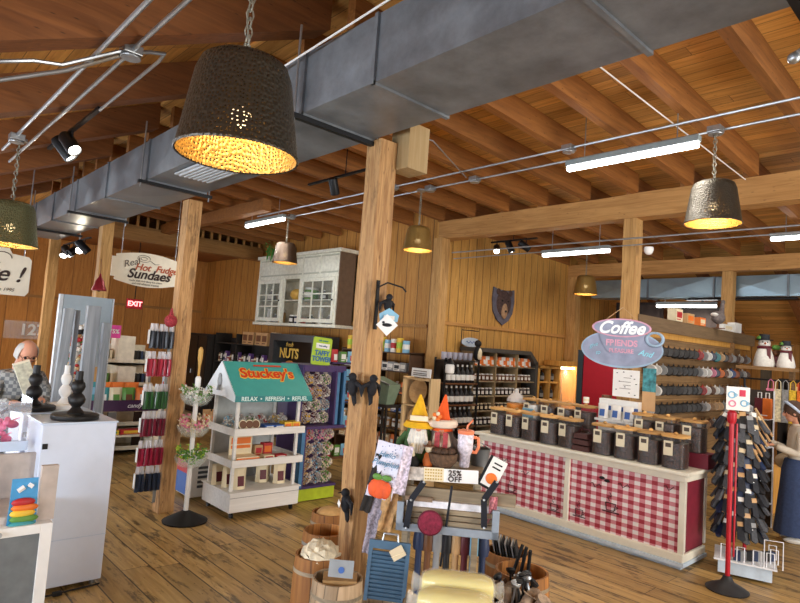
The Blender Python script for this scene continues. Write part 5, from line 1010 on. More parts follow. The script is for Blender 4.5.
MB().box(xl, xr, -.05, .28, zb, zb+.02).build('tray_floor', OW, t); MB().box(xl, xr, .26, .28, zb, zt-.02).build('tray_back', OW, t); MB().box(xl+.05, xr-.03, -.045, .2, zt-.04, zt+.012).build('folded_linen', flat('linen_mixed', '#d9d8dc', .9, var=.35, scale=14), t); MB().cyl((xl+.04, -.03, zt+.012), (xl+.2, -.03, zt+.012), .018).build('rolled_mat', flat('mat_brown', '#8a7560', .8), t, True)
for fx in (424, 497):
    p = LP(t, fx, 482, -.09); q = LP(t, fx-13, 500, -.09); r = LP(t, fx-18 if fx < 450 else fx-13, 528, -.09)
    m = MB()
    for u, v in ((p, q), (q, r)):
        d = (v-u); n = Vector((-d.z, 0, d.x)).normalized()*.017; m.add([u-n, v-n, v+n, u+n, u-n+Vector((0, .012, 0)), v-n+Vector((0, .012, 0)), v+n+Vector((0, .012, 0)), u+n+Vector((0, .012, 0))], [(0, 1, 2, 3), (4, 5, 6, 7), (0, 1, 5, 4), (1, 2, 6, 5), (2, 3, 7, 6), (3, 0, 4, 7)])
    s_ = m.build('iron_strap', IRON, t)
    for w_ in (p, q, r): MB().ball((w_.x, -.094, w_.z), .008, 8, 6).build('rivet', STEEL, s_)
zs = LP(t, 440, 466, .12).z; xa, xb = LP(t, 404, 464, .12).x, LP(t, 484, 468, .12).x
MB().box(xa, xb, .02, .34, zs-.022, zs).build('upper_shelf', OW, t, bevel=.003)
for x in (xa+.02, xb-.05):
    for y in (.05, .30): MB().box(x, x+.035, y, y+.035, 0, zs-.02).build('leg', OW, t)
for k in range(6): MB().box(xa, xb, .0, .3, .28+k*.003, .30+k*.003).build('low_shelf', OW, t) if k == 0 else None
p = LP(t, 452, 486, -.1); q = LP(t, 440, 570, -.1); MB().cyl((p.x, -.1, p.z), (q.x, -.04, q.z), .007).build('iron_rod', IRON, t)
def at_(px, py, yl): return CT.matrix_basis @ LP(CT, px, py, yl)
# sign 25% OFF
t = thing('price_sign', 'white strip sign reading 25% OFF with a gridded yellow card', 'sign', at_(459, 483, -.035), .72, rot=(-.08, -.03, .72))
MB().box(-.09, .11, -.002, .002, 0, .075).build('white_card', WHITE, t); MB().box(-.205, -.09, -.003, .001, 0, .078).build('grid_card', cm('cream'), t); MB().box(-.30, -.205, -.002, .002, 0, .075).build('photo_card', flat('photo_card', '#b9b0a6', .5, var=.4, scale=40), t)
m = MB()
for i in range(7):
    for j in range(4): m.box(-.198+i*.015, -.190+i*.015, -.005, -.003, .01+j*.017, .018+j*.017)
m.build('grid_marks', flat('grid_ochre', '#b99a4c', .6), t)
text('25%', .042, INK, t, (-.025, -.004, .052), (PI/2, 0, 0), bold=.0012, space=1.1); text('OFF', .042, INK, t, (-.025, -.004, .018), (PI/2, 0, 0), bold=.0012, space=1.1)
# maroon disc
t = thing('round_coaster', 'maroon round woven disc hanging on the cart front', 'disc', at_(430, 523, -.10), .72); MB().lathe([(.062, -.008), (.066, 0), (.062, .008)], 28, T=Matrix.Rotation(PI/2, 4, 'X')).build('disc', flat('disc_maroon', '#7d2038', .8, var=.35, scale=60, bump=.5), t, True); MB().lathe([(.064, -.004), (.072, 0), (.064, .004)], 28, T=Matrix.Rotation(PI/2, 4, 'X'), cap=False).build('scalloped_edge', flat('disc_edge', '#5f1428', .8), t)
# gnomes
def gnome(px, py, label, hat, coat, beard, brim, hh, lean=0, body_s=1.0):
    t = thing('gnome', label, 'gnome', at_(px, py-1, .17), .72); s = body_s*.92; f = lambda n, v=.1: flat('gnome_'+n.replace('#', ''), n, .85, var=v, scale=30)
    MB().lathe([(.075*s, 0), (.10*s, .03), (.10*s, .12), (.08*s, .19), (.05*s, .23)], 20).build('coat', f(coat), t, True)
    MB().ball((0, -.03*s, .225*s), (.055*s, .05*s, .05*s), 14, 10).build('face', SKIN, t, True); MB().ball((0, -.085*s, .225*s), .018*s, 10, 8).build('nose', SKIN, t, True)
    m = MB()
    for k in (-2, -1, 0, 1, 2): m.tube([(k*.018*s, -.065*s, .215*s), (k*.024*s, -.10*s, .15*s), (k*.014*s, -.105*s, .07*s)], [.018*s, .022*s, .006*s], 8)
    m.build('beard', f(beard, .2), t, True)
    h = MB().tube([(0, 0, .235*s), (0, 0, .27*s), (-.004+lean*.3, .005, .27*s+hh*.4), (lean*.7, .0, .27*s+hh*.8), (lean, -.005, .27*s+hh)], [.078*s, .066*s, .045*s, .02*s, .006*s], 18).build('hat', f(hat), t, True)
    if brim: MB().lathe([(.06*s, 0), (.105*s, -.016), (.11*s, -.008), (.09*s, .018), (.06*s, .022)], 26).build('hat_brim', f(hat), h, True, loc=(0, 0, .245*s))
    for sd in (-1, 1): MB().tube([(sd*.07*s, -.01, .18*s), (sd*.12*s, -.02, .12*s), (sd*.13*s, -.05, .07*s)], [.03*s, .028*s, .022*s], 10).ball((sd*.13*s, -.055, .055*s), .024*s, 8, 6).build('sleeve', f(coat), t, True)
    return t
g = gnome(417, 462, 'gnome with a tall yellow hat, green coat and white beard', '#e0ad1c', '#3c5c34', '#dcd9cf', True, .16, -.004, 1.0)
MB().box(-.055, .055, -.085, -.07, .255, .285).build('hat_band', cm('cream'), g); MB().ball((0, 0, .03), (.085, .085, .045), 14, 8).build('pumpkin_base', cm('orange'), g, True)
g = gnome(440, 464, 'gnome with a pointed orange hat and plaid scarf', '#e2581c', '#77706a', '#c9b8a0', False, .19, .01, .92)
MB().torus((0, -.01, .245), .07, .026, 20, 8).build('hat_trim', flat('fluffy_cream', '#d9c6b2', .9, var=.2), g, True)
for k in range(5):
    a = 2*PI*k/5; MB().ball((-.035+.018*math.cos(a), -.085, .29+.018*math.sin(a)), .013, 8, 6).build('flower_petal', cm('cream' if k % 2 else 'orange'), g)
MB().box(-.04, -.01, -.108, -.095, .11, .2).box(.01, .04, -.108, -.095, .11, .2).build('plaid_braces', flat('plaid_red', '#9b3a3e', .7, var=.4, scale=50), g)
t = thing('basket', 'brown wicker basket figure in front of the orange-hatted gnome', 'basket', at_(442, 466, .06), .72)
MB().lathe([(.06, 0), (.085, .03), (.09, .075), (.082, .08), (.07, .03)], 18).build('basket', flat('wicker_brown', '#5d4532', .8, var=.4, scale=60, bump=.6), t, True)
for k in range(9): a = k*.7; MB().ball((.05*math.cos(a), .04*math.sin(a), .09), (.026, .026, .022), 8, 6).build('pinecone', flat('pinecone', '#4a3424', .8, var=.5, scale=80), t, True)
t = thing('scarecrow_figurine', 'small orange and tan scarecrow figurine between the gnomes', 'figurine', at_(428, 466, .05), .72); MB().lathe([(.03, 0), (.035, .03), (.025, .07), (.015, .08)], 14).build('body', flat('fig_orange', '#c7682c', .7, var=.3), t, True); MB().ball((0, 0, .10), .024, 12, 8).build('head', cm('cream'), t, True); MB().lathe([(.035, .115), (.034, .12), (.012, .125), (.006, .15)], 14).build('hat', cm('brown'), t, True)
t = thing('ghost_figurine', 'small black figurine with a white ghost at the left of the shelf', 'figurine', at_(411, 466, .05), .72); MB().lathe([(.045, 0), (.05, .03), (.03, .06)], 14).build('base', BLK, t, True); MB().lathe([(.016, .05), (.02, .07), (.012, .10), (.014, .12), (.004, .135)], 12).build('ghost', cm('cream'), t, True)
t = TU = thing('tumbler', 'tall patterned tumbler with an orange lid, handle and straw', 'tumbler', at_(464, 467, .10), .72)
MB().lathe([(.036, 0), (.04, .01), (.044, .09), (.06, .12), (.062, .24), (.058, .245)], 24).build('cup_body', flat('floral_white', '#dcd3dc', .35, var=.35, scale=45), t, True)
OR = flat('tumbler_orange', '#e8835a', .4); MB().lathe([(.062, .24), (.065, .245), (.065, .265), (.05, .27)], 24).build('lid', OR, t, True); MB().tube([(.062, 0, .22), (.10, 0, .215), (.105, 0, .15), (.085, 0, .11), (.058, 0, .115)], .013).build('handle', OR, t, True); MB().tube([(.005, 0, .265), (.01, 0, .30), (.05, 0, .345)], .007).build('straw', OR, t, True)
t = thing('galvanised_bucket', 'grey metal pail behind the patterned tumbler', 'pail', at_(479, 468, .26), .72); MB().lathe([(.05, 0), (.065, .12), (.068, .125), (.06, .12), (.045, .01)], 20).build('pail', flat('pail_grey', '#6f7274', .5, .5), t, True); MB().tube([(-.065, 0, .12), (0, 0, .16), (.065, 0, .12)], .004).build('handle', STEEL, t)
# towels and cards
TOW, nt, b = newmat('printed_towel'); tc = N(nt, 'ShaderNodeTexCoord'); vo = N(nt, 'ShaderNodeTexVoronoi'); vo.inputs['Scale'].default_value = 55; L(nt, tc.outputs['Object'], vo.inputs['Vector'])
L(nt, ramp(nt, vo.outputs['Distance'], [(.16, rgb('#6e7fa8')), (.28, rgb('#d9d8e6'))]), b.inputs['Base Color']); b.inputs['Roughness'].default_value = .85
def cloth(name, label, px, py, w, h, mat, rot, extra=None, cat='towel', amp=.008, taper=0):
    t = thing(name, label, cat, at_(px, py, -.05), rot=rot); m = MB(); nx, nz_ = 10, 12; vs = []
    for y in (0, .006):
        for j in range(nz_+1):
            for i in range(nx+1): u = i/nx; vs.append(((u-.5)*w*(1-taper*j/nz_), y+amp*math.sin(u*9+j*.35)+.006*math.sin(j), -h*j/nz_))
    k = (nx+1)*(nz_+1); fs = [(j*(nx+1)+i+o, j*(nx+1)+i+1+o, (j+1)*(nx+1)+i+1+o, (j+1)*(nx+1)+i+o) for o in (0, k) for j in range(nz_) for i in range(nx)]
    fs += [(j*(nx+1), (j+1)*(nx+1), (j+1)*(nx+1)+k, j*(nx+1)+k) for j in range(nz_)]+[(j*(nx+1)+nx, (j+1)*(nx+1)+nx, (j+1)*(nx+1)+nx+k, j*(nx+1)+nx+k) for j in range(nz_)]+[(nz_*(nx+1)+i, nz_*(nx+1)+i+1, nz_*(nx+1)+i+1+k, nz_*(nx+1)+i+k) for i in range(nx)]
    m.add(vs, fs).build('cloth', mat, t, True)
    if extra: extra(t)
    return t
def pump(t):
    MB().ball((-.005, -.016, -.27), (.068, .012, .055), 16, 10).ball((-.04, -.018, -.27), (.03, .012, .05), 12, 8).ball((.035, -.018, -.27), (.03, .012, .05), 12, 8).build('pumpkin_print', flat('pumpkin_orange', '#d9582a', .7, var=.25), t, True)
    MB().ball((-.03, -.016, -.205), (.03, .008, .02), 8, 6).ball((.025, -.016, -.20), (.03, .008, .018), 8, 6).build('leaf_print', cm('green'), t, True)
    for z, s_ in ((-.07, 'Hello'), (-.12, 'Pumpkin')): text(s_, .045, flat('print_blue', '#4c86a6', .7), t, (-.005, -.018, z), (PI/2, 0, 0), shear=.4)
cloth('kitchen_towel', 'white kitchen towel printed with an orange pumpkin, hung left of the cart', 391, 443, .155, .325, TOW, (0, .16, .66), pump)
cloth('kitchen_towel', 'pink flowered towel hung just behind the pumpkin towel', 407, 446, .08, .28, flat('pink_floral', '#cfc3cf', .8, var=.5, scale=60), (0, .12, .75))
cloth('scarf', 'narrow grey patterned scarf hanging below the pumpkin towel', 379, 492, .10, .36, flat('grey_floral', '#8d8691', .85, var=.5, scale=70), (0, .14, .5), taper=.5)
cloth('kitchen_towel', 'dark cloth behind the left side of the pumpkin towel', 381, 455, .06, .34, flat('dark_cloth', '#2a2624', .9), (0, .22, .7))
cloth('ribbon_bunch', 'pink and white ribbon bunch hanging at the right end of the cart', 494, 497, .045, .15, flat('pink_ribbon', '#c77f86', .8, var=.6, scale=70), (0, .05, .7), cat='ribbon')
cloth('linen_sack', 'tan and cream linen hanging at the left end of the cart tray', 392, 487, .09, .25, flat('linen_tan', '#b08c60', .9, var=.4, scale=25), (0, .1, .9), cat='cloth', amp=.02)
t = thing('recipe_card', 'tilted white card with an orange pumpkin at the right end of the cart', 'card', at_(494, 473, -.03), rot=(0, .42, .72))
MB().box(-.06, .045, .0, .012, -.1, .085).build('dark_backing', BLK, t); MB().box(-.045, .045, -.006, .0, -.085, .085).build('card_face', cm('white'), t); MB().ball((0, -.008, -.035), (.034, .005, .032), 14, 8).build('pumpkin_print', cm('orange'), t, True)
for z in (.05, .025): MB().box(-.025, .025, -.008, -.006, z, z+.008).build('text_line', BLK, t)
# wire tray contents and bottles under the cart
for k, (px, c) in enumerate(((418, 'navy'), (427, 'brown'), (436, 'grey'), (446, 'black'), (455, 'tan'), (464, 'maroon'), (473, 'sky'), (482, 'navy'))):
    p = at_(px, 560, .12); o = MB().cyl((0, 0, 0), (0, 0, .5), .02).lathe([(.035, .48), (.04, .52), (.03, .62), (.012, .66)], 10).build('hanging_brush', cm(c), smooth=True, loc=(p.x, p.y, .31)); tag(o, '%s handled brush below the cart tray%s' % (c, ', leftmost' if k == 0 else ''), 'brush')
# washboard, soap
t = thing('washboard', 'blue painted washboard leaning in front of the central post', 'washboard', Vector((0, 0, EYE))+_ray(384, 602)*2.95, .72, rot=(-.10, .03, .74)); WB = flat('washboard_blue', '#3f5c74', .5, var=.15)
MB().box(-.105, -.085, -.012, .012, 0, .29).build('side_rail', WB, t); MB().box(.085, .105, -.012, .012, 0, .29).build('side_rail', WB, t); MB().box(-.085, .085, -.012, .012, .25, .29).build('top_rail', WB, t); m = MB()
for k in range(12): m.cyl((-.085, 0, .015+k*.0195), (.085, 0, .015+k*.0195), .0098, n=8)
m.build('ribbed_panel', WB, t); MB().tube([(-.04, 0, .285), (-.035, 0, .325), (.035, 0, .325), (.04, 0, .285)], .006).build('wire_handle', STEEL, t); MB().box(-.035, .035, -.004, 0, -.025, .03).build('kraft_tag', cm('beige'), t, loc=(.045, -.02, .24), rot=(0, -.6, 0)); MB().cyl((-.03, 0, -.02), (.03, 0, .01), .002).build('tag_string', cm('cream'), t, loc=(.045, -.026, .24))
pb = Vector((0, 0, EYE))+_ray(454, 612)*2.75
t = thing('wooden_crate', 'low wooden crate under the wrapped yellow blocks', 'crate', (pb.x, pb.y, 0), .72); MB().box(-.24, .22, -.12, .16, 0, pb.z-.005).build('crate_body', OW, t, bevel=.004); MB().box(-.25, .23, -.13, .17, pb.z-.06, pb.z-.03).build('crate_band', wood('crate_band', '#6d5232', '#94744a', 0, knots=False), t)
def lump(name, w, d, h, mat, par, loc=None):
    m = MB(); n = 20; prof = []
    for s_ in range(9):
        u = -1+2*s_/8; prof.append([(u*w/2, d/2*math.copysign(abs(math.cos(a))**.6, math.cos(a))*(1-abs(u)**6*.35), h/2+h/2*math.copysign(abs(math.sin(a))**.6, math.sin(a))*(1-abs(u)**6*.35)) for a in [2*PI*k/n for k in range(n)]])
    vs = [v for r in prof for v in r]; fs = [(i*n+k, i*n+(k+1) % n, (i+1)*n+(k+1) % n, (i+1)*n+k) for i in range(8) for k in range(n)]+[tuple(range(n)), tuple(range(8*n, 9*n))]
    return m.add(vs, fs).build(name, mat, par, True, loc=loc, bevel=.012)
YS = flat('soap_yellow', '#dccb52', .35, var=.06); WRAP = glass('film_wrap', (.95, .95, .9), .25, .15)
for k, (dy, dz, lab) in enumerate(((.08, .0, 'rear'), (-.06, .0, 'front'))):
    t = thing('yellow_block', 'film wrapped long yellow block, the %s one of two on the crate' % lab, 'block', (pb.x, pb.y, pb.z), .72); t.location = t.matrix_basis @ Vector((.0 if k else .01, dy, dz+(.0 if k else .03)))
    lump('block', .34, .14, .115, YS, t); lump('film', .355, .148, .121, WRAP, t)
    for s_ in (-1, 1): MB().lathe([(.02, 0), (.05, .05), (.035, .055)], 10, T=Matrix.Rotation(s_*PI/2, 4, 'Y')).build('film_twist', WRAP, t, loc=(s_*.165, 0, .055))
# ---------------- nail kegs
def keg(x, y, h, r, label, mat, rim=None):
    t = thing('keg', label, 'barrel', (x, y, 0))
    m = MB().lathe([(r*.86, 0), (r*.95, h*.25), (r, h*.5), (r*.98, h*.8), (r*.93, h), (r*.85, h), (r*.88, h*.8), (r*.9, h*.35), (.01, h*.33)], 32, cap=False).lathe([(.01, 0), (r*.86, 0)], 32, cap=False); m.build('staves', mat, t, True)
    for z in (.12, .45, .86): MB().lathe([(r*(.935 if z < .2 else 1.0 if z < .6 else .985), h*z-.012), (r*(.945 if z < .2 else 1.012 if z < .6 else .975), h*z+.012)], 32, cap=False).build('hoop', rim or OW, t, True)
    return t
K1_ = wood('keg_pale', '#8a7050', '#bfa585', 2, .06, 0, .4, .08, knots=False); K2_ = wood('keg_orange', '#8c5522', '#bb7f3e', 2, .06, 1, .4, .08, knots=False)
def kp(px, py, z): v = Pz(px, py, z); return v.x, v.y
H = .60
x, y = kp(338, 577, H); KA = keg(x, y, H, .16, 'pale wooden keg holding a cardboard box, in front of the central post', K1_)
t = thing('cardboard_box', 'brown cardboard box set inside the pale keg', 'box', (x+.02, y+.0, H-.09), .9); m = MB().box(-.10, .10, -.07, .07, -.2, .10); m.build('carton', flat('carton_kraft', '#a07c4e', .8), t, bevel=.002)
t = thing('card', 'grey card with a small blue emblem on the cardboard box', 'card', (x+.04, y+.0, H+.02), rot=(-.35, 0, .75)); MB().box(-.075, .07, -.075, -.07, -.01, .085).build('card', flat('card_grey', '#8e9396', .5), t); MB().cyl((0, -.076, .03), (0, -.079, .03), .018, n=20).build('emblem', cm('blue'), t)
x, y = kp(319, 550, .64); keg(x, y, .62, .16, 'orange brown keg holding crumpled cream cloth', K2_)
t = thing('cream_cloth', 'crumpled cream cloth bag in the orange brown keg', 'cloth', (x+.02, y, .60)); m = MB(); 
vs = []; n1, n2 = 16, 9
for j in range(n2):
    for i in range(n1): a = 2*PI*i/n1; f = 1-j/(n2-1); rr = .125*math.sqrt(max(0, 1-(1-f)**2))*(1+.12*math.sin(i*2.7+j*1.3)); vs.append((rr*math.cos(a), rr*math.sin(a), .11*(1-f)+.012*math.sin(i*1.9+j*2.2)))
m.add(vs, [(j*n1+i, j*n1+(i+1) % n1, (j+1)*n1+(i+1) % n1, (j+1)*n1+i) for j in range(n2-1) for i in range(n1)]+[tuple(range(n1)), tuple(range((n2-1)*n1, n2*n1))]).build('cloth', flat('cloth_cream', '#d9ccb0', .9, var=.25, scale=30, bump=.5), t, True)
x, y = kp(325, 527, .60); keg(x, y, .58, .17, 'keg with a grey rim, empty, behind the orange brown keg', K2_, flat('zinc_rim', '#8b8880', .5, .4))
x, y = kp(330, 509, .58); keg(x, y, .56, .16, 'farthest keg of the left group, full of brown paper', K2_); o = MB().ball((0, 0, 0), (.12, .12, .07), 12, 8).build('brown_paper', flat('paper_tan', '#b08a56', .8, var=.3), smooth=True, loc=(x, y, .53)); tag(o, 'crumpled brown paper in the farthest keg', 'paper')
x, y = kp(374, 606, .50); keg(x, y, .50, .16, 'keg with dark contents under the blue washboard', K1_)
x, y = kp(508, 548, .58); keg(x, y, .56, .17, 'orange keg packed with thin black books right of the cart', K2_)
for k in range(8): o = MB().box(-.005, .005, -.09, .09, -.2, .06).build('thin_book', BLK if k % 2 else cm('grey'), loc=(x-.11+k*.028, y-.01, .58), rot=(0, -.25, .55)); tag(o, 'thin dark book standing in the orange keg', 'book', 'thin dark books in the orange keg')
x, y = kp(522, 567, .58); keg(x, y, .56, .19, 'orange keg right of the cart with kitchen tools', K2_)
x2, y2 = kp(520, 598, .50); keg(x2, y2, .48, .20, 'brown keg at the lower edge full of wrapped iron tools', K2_)
for k in range(13):
    a = random.uniform(0, 6); r = .11*math.sqrt(random.random()); o = MB().cyl((0, 0, -.12), (0, 0, .10), .008, n=6).lathe([(.008, .10), (.03, .12), (.03, .135), (.006, .14)], 12).build('iron_tool', (BLK, IRON, STEEL)[k % 3], smooth=True, loc=(x2+r*math.cos(a), y2+r*math.sin(a), .50), rot=(random.uniform(-.6, .6), random.uniform(-.6, .6), 0)); tag(o, 'dark iron tool with a round head in the brown keg', 'tool', 'iron tools in the brown keg')
for k in range(6):
    a = k*1.05; o = MB().lathe([(.045, 0), (.05, .02), (.035, .10), (.03, .14), (.045, .15)], 9).build('wrapped_packet', flat('packet_tan', '#a68f78', .6, var=.5, scale=30), smooth=True, loc=(x2+.10*math.cos(a), y2+.10*math.sin(a), .42), rot=(.5*math.sin(a), .5*math.cos(a), 0)); tag(o, 'tan paper wrapped packet in the brown keg', 'packet', 'wrapped packets in the brown keg')
for k in range(3): o = MB().cyl((0, 0, -.1), (0, 0, .14), .012, n=8).build('tool_handle', BLK, loc=(x-.05+k*.05, y, .58), rot=(.2*k-.2, .2, 0)); tag(o, 'black tool handle in the keg with kitchen tools', 'tool', 'black handles in the tool keg')
# ---------------- birds on the central post
def bird(loc, rz, label, tagc=True, s=1):
    t = thing('hanging_bird', label, 'bird figure', loc, rz); B = flat('black_fabric', '#16161b', .8, var=.4, scale=40)
    MB().ball((0, 0, 0), (.04*s, .035*s, .065*s), 12, 8).ball((0, -.01, .07*s), .03*s, 10, 8).cyl((0, -.03*s, .075*s), (0, -.065*s, .07*s), .008*s, .002, 6).build('body', B, t, True)
    for sd in (-1, 1): MB().tube([(sd*.03*s, 0, .03*s), (sd*.075*s, .01, .01*s), (sd*.085*s, .01, -.06*s)], [.018*s, .016*s, .004*s], 8).build('wing', B, t, True)
    MB().tube([(0, .01, -.05*s), (.01, .015, -.11*s), (.0, .02, -.13*s)], [.02*s, .015*s, .003], 8).build('tail', B, t, True)
    if tagc: MB().box(-.02, .02, -.052*s, -.05*s, -.02, .02).build('price_tag', WHITE, t, rot=(0, .5, 0))
    return t
xp = lambda px, py, y=2.60: Py(px, py, y)
bird(xp(353, 387, 2.61), 0, 'black bird figure on the left face of the central post', False, 1.0); bird(Px(372, 388, -3.13), PI/2, 'black bird figure on the right face of the central post', False, .95)
bird(xp(346, 503, 2.615), -.3, 'black bird figure with a white tag low on the central post', True, 1.0)
bird(Px(388, 305, -3.12), PI/2, 'black bird shape on the bracket of the hanging cards', False, .8)
t = thing('hanging_card', 'pale blue house shaped card hung from the bracket on the central post', 'card', Px(389, 318, -3.0), 1.2); t.scale = (.8, .8, .8); MB().prism([(-.08, -.03), (.08, -.03), (.09, .03), (0, .085), (-.09, .03)], 0, .006, 'xz').build('card', cm('sky'), t); MB().box(-.05, .05, -.002, 0, -.015, .02).build('print', cm('white'), t)
t = thing('hanging_card', 'white diamond card with a bird silhouette hung on the central post', 'card', Px(387, 325, -2.98), .85); t.scale = (.85, .85, .85); MB().box(-.062, .062, 0, .005, -.062, .062).build('card', WHITE, t, rot=(0, .75, 0)); MB().ball((0, -.003, 0), (.04, .002, .015), 10, 6).ball((-.03, -.003, .02), (.012, .002, .01), 8, 5).build('bird_silhouette', BLK, t)
t = thing('wall_bracket', 'black iron bracket holding cards on the right face of the central post', 'bracket', (-3.17, 2.72, 2.1)); MB().box(-.005, .005, -.012, .012, 0, .35).build('plate', BLK, t); MB().tube([(0, 0, .3), (.1, 0, .33), (.2, .05, .30), (.22, .07, .27)], .006).build('arm', BLK, t)

TU.scale = (.76, .76, .82)
# ================================================================== RIGHT SIDE AND BACKGROUND
RP = flat('red_pole', '#b01526', .35)
t = thing('stanchion', 'red pole on a black dome base carrying a mug picture sign', 'stand', (-1.905, 6.06, 0))
MB().lathe([(.175, 0), (.18, .012), (.15, .03), (.06, .075), (.035, .12), (.03, .13)], 32).build('base', flat('rubber_black', '#26272a', .5), t, True); MB().cyl((0, 0, .12), (0, 0, 1.55), .021, n=16).build('pole', RP, t, True); MB().cyl((.035, .03, .3), (.035, .03, 1.5), .009).build('hanging_strap', RP, t); MB().lathe([(.03, 1.5), (.04, 1.53), (.04, 1.60), (.02, 1.62)], 16).build('collar', RP, t, True)
t = thing('mug_sign', 'small white sign with blue and red mug drawings atop the red pole', 'sign', (-1.85, 6.03, 1.625), .45)
MB().box(-.095, .095, -.006, .006, 0, .215).build('card', WHITE, t, bevel=.003); m = MB()
MB().torus((-.05, -.008, .14), .028, .006, 16, 6, Matrix.Rotation(PI/2, 4, 'X')).torus((-.02, -.008, .14), .012, .004, 12, 5, Matrix.Rotation(PI/2, 4, 'X')).build('blue_mug', cm('sky'), t); MB().box(.01, .06, -.010, -.006, .13, .19).build('red_mug', flat('mug_crimson', '#c33a52', .5), t); MB().torus((.05, -.008, .07), .026, .006, 16, 6, Matrix.Rotation(PI/2, 4, 'X')).torus((.08, -.008, .07), .011, .004, 12, 5, Matrix.Rotation(PI/2, 4, 'X')).build('blue_mug', cm('sky'), t); MB().torus((-.045, -.008, .06), .026, .006, 16, 6, Matrix.Rotation(PI/2, 4, 'X')).build('pink_mug', cm('pink'), t)
# sock spinner
SW3 = flat('wire_white', '#e4e8ee', .4)
t = thing('sock_spinner', 'tall spinner rack of dark socks on a white wire base beside the counter', 'spinner rack', (-1.96, 6.70, 0), .35); t.scale = (.9, .9, 1)
MB().prism([(-.26, -.24), (.24, -.26), (.27, .20), (-.24, .24)], .03, .15, 'xy').build('base_tray', BLUEW, t); MB().prism([(-.30, -.28), (.28, -.30), (.31, .24), (-.28, .28)], .15, .165, 'xy').build('tray_rim', SW3, t); MB().cyl((0, 0, .16), (0, 0, 1.62), .02).build('pole', RP, t)
MB().lathe([(.05, 1.56), (.05, 1.64), (.01, 1.66)], 16).build('pole_cap', cm('grey'), t)
for k, (x, y) in enumerate(((-.2, -.24), (-.05, -.25), (.1, -.26), (.22, -.27), (.27, -.1), (.27, .08))): MB().tube([(x-.035, y, .165), (x-.035, y, .30), (x+.035, y, .30), (x+.035, y, .165)], .006, 6).build('wire_loop', SW3, t)
MB().tube([(.16, -.29, .165), (.16, -.29, .42), (.33, -.27, .42), (.33, -.27, .165)], .006, 6).build('wire_basket', SW3, t)
for z in (.45, .9, 1.4):
    for a in range(4): MB().tube([(0, 0, z), (.2*math.cos(a*PI/2+.3), .2*math.sin(a*PI/2+.3), z+.02)], .005, 5).build('wire_arm', SW3, t)
SOCK = [cm('black'), flat('sock_dark', '#24262c', .8, var=.3, scale=50), cm('navy'), flat('sock_grey', '#4b4d52', .8, var=.3, scale=40)]
def sock_me(mat, card):
    m = MB(); m.prism([(-.028, .0), (.028, .0), (.028, -.05), (.038, -.14), (.01, -.155), (-.032, -.13)], -.012, .012, 'xz'); m.m = 1; m.box(-.028, .028, -.015, .015, -.012, .03).tube([(0, .01, .045), (0, .03, .06)], .003, 4)
    o = m.build('sock_pack', [mat, card]); me = o.data; bpy.data.objects.remove(o); return me
sm_ = [sock_me(SOCK[k % 4], cm(('white', 'tan', 'grey', 'beige', 'tan')[k % 5])) for k in range(10)]
zl_ = {0: 'facing the coffee counter', 1: 'facing the red pole', 2: 'facing the woman'}
for col in range(15):
    a = .35-PI/2-PI*.75+col*PI*1.5/14
    for k in range(10):
        z = .46+k*.118+.03*(col % 2); rr = .145+.03*((col+k) % 2)
        zone = 0 if col < 5 else 1 if col < 10 else 2
        tilt = -.55 if zone != 1 else -.25
        o = put(sm_[(col*3+k*7) % 10], 'sock_pack', (-2.02+rr*math.cos(a), 6.71+rr*math.sin(a), z), 0, 'carded pair of dark socks on the spinner side %s' % zl_[zone], 'socks', 'carded dark socks %s' % zl_[zone], rot=(tilt, random.uniform(-.15, .15), a+PI/2))
for k in range(6): tag(MB().cyl((0, 0, 0), (0, 0, .3), .012, n=6).build('wrapped_roll', flat('roll_tan', '#b28d62', .8), loc=(-1.82+.015*k, 6.62+.02*k, 1.12+.05*k), rot=(.2, -.5, 0)), 'tan paper roll on the spinner beside the mug sign', 'paper roll', 'tan paper rolls on the spinner')
for k in range(7): tag(MB().box(-.03, .03, -.02, .02, 0, .09).build('small_box', (cm('navy'), cm('grey'), cm('black'))[k % 3], loc=(-1.86+.035*k-.1, 6.50+.05*k-.02, .168), rot=(0, 0, .4+.1*k)), 'small dark packet standing in the spinner\'s white base tray', 'packet', 'small packets in the spinner base tray')
# woman
CRM = flat('cream_jacket', '#d8cfbf', .85, var=.06, scale=20); DEN = flat('denim_skirt', '#36466a', .85, var=.18, scale=40)
t = thing('person', 'woman in cream jacket and long denim skirt holding a mug by the shelves', 'person', (-1.92, 8.48, 0), math.atan2(-.45, -.89))
J = {'pel': (0, 0, .93, .14, .12), 'waist': (0, 0, 1.06, .13, .11), 'chest': (.01, 0, 1.23, .15, .11), 'neckb': (.02, 0, 1.37, .075), 'neck': (.04, 0, 1.42, .045),
     'shl': (0, .15, 1.32, .068), 'ell': (.04, .20, 1.05, .055), 'wrl': (.28, .13, 1.12, .042), 'shr': (0, -.15, 1.32, .068), 'elr': (.05, -.20, 1.05, .055), 'wrr': (.29, -.10, 1.14, .042)}
skin_body('jacket', J, [('pel', 'waist'), ('waist', 'chest'), ('chest', 'neckb'), ('neckb', 'neck'), ('chest', 'shl'), ('shl', 'ell'), ('ell', 'wrl'), ('chest', 'shr'), ('shr', 'elr'), ('elr', 'wrr')], CRM, t)
vs = []; n = 36; zs_ = [(.98, .145, .125), (.85, .18, .155), (.6, .20, .17), (.3, .23, .2), (.1, .25, .22)]
m = MB(); vs = [(rx*math.cos(2*PI*i/n)*(1+.03*math.sin(i*2.1)*(1-z)), ry*math.sin(2*PI*i/n)*(1+.03*math.sin(i*2.1)*(1-z)), z) for z, rx, ry in zs_ for i in range(n)]
m.add(vs, [(j*n+i, j*n+(i+1) % n, (j+1)*n+(i+1) % n, (j+1)*n+i) for j in range(4) for i in range(n)]+[tuple(range(n)), tuple(range(4*n, 5*n))]).build('denim_skirt', DEN, t, True)
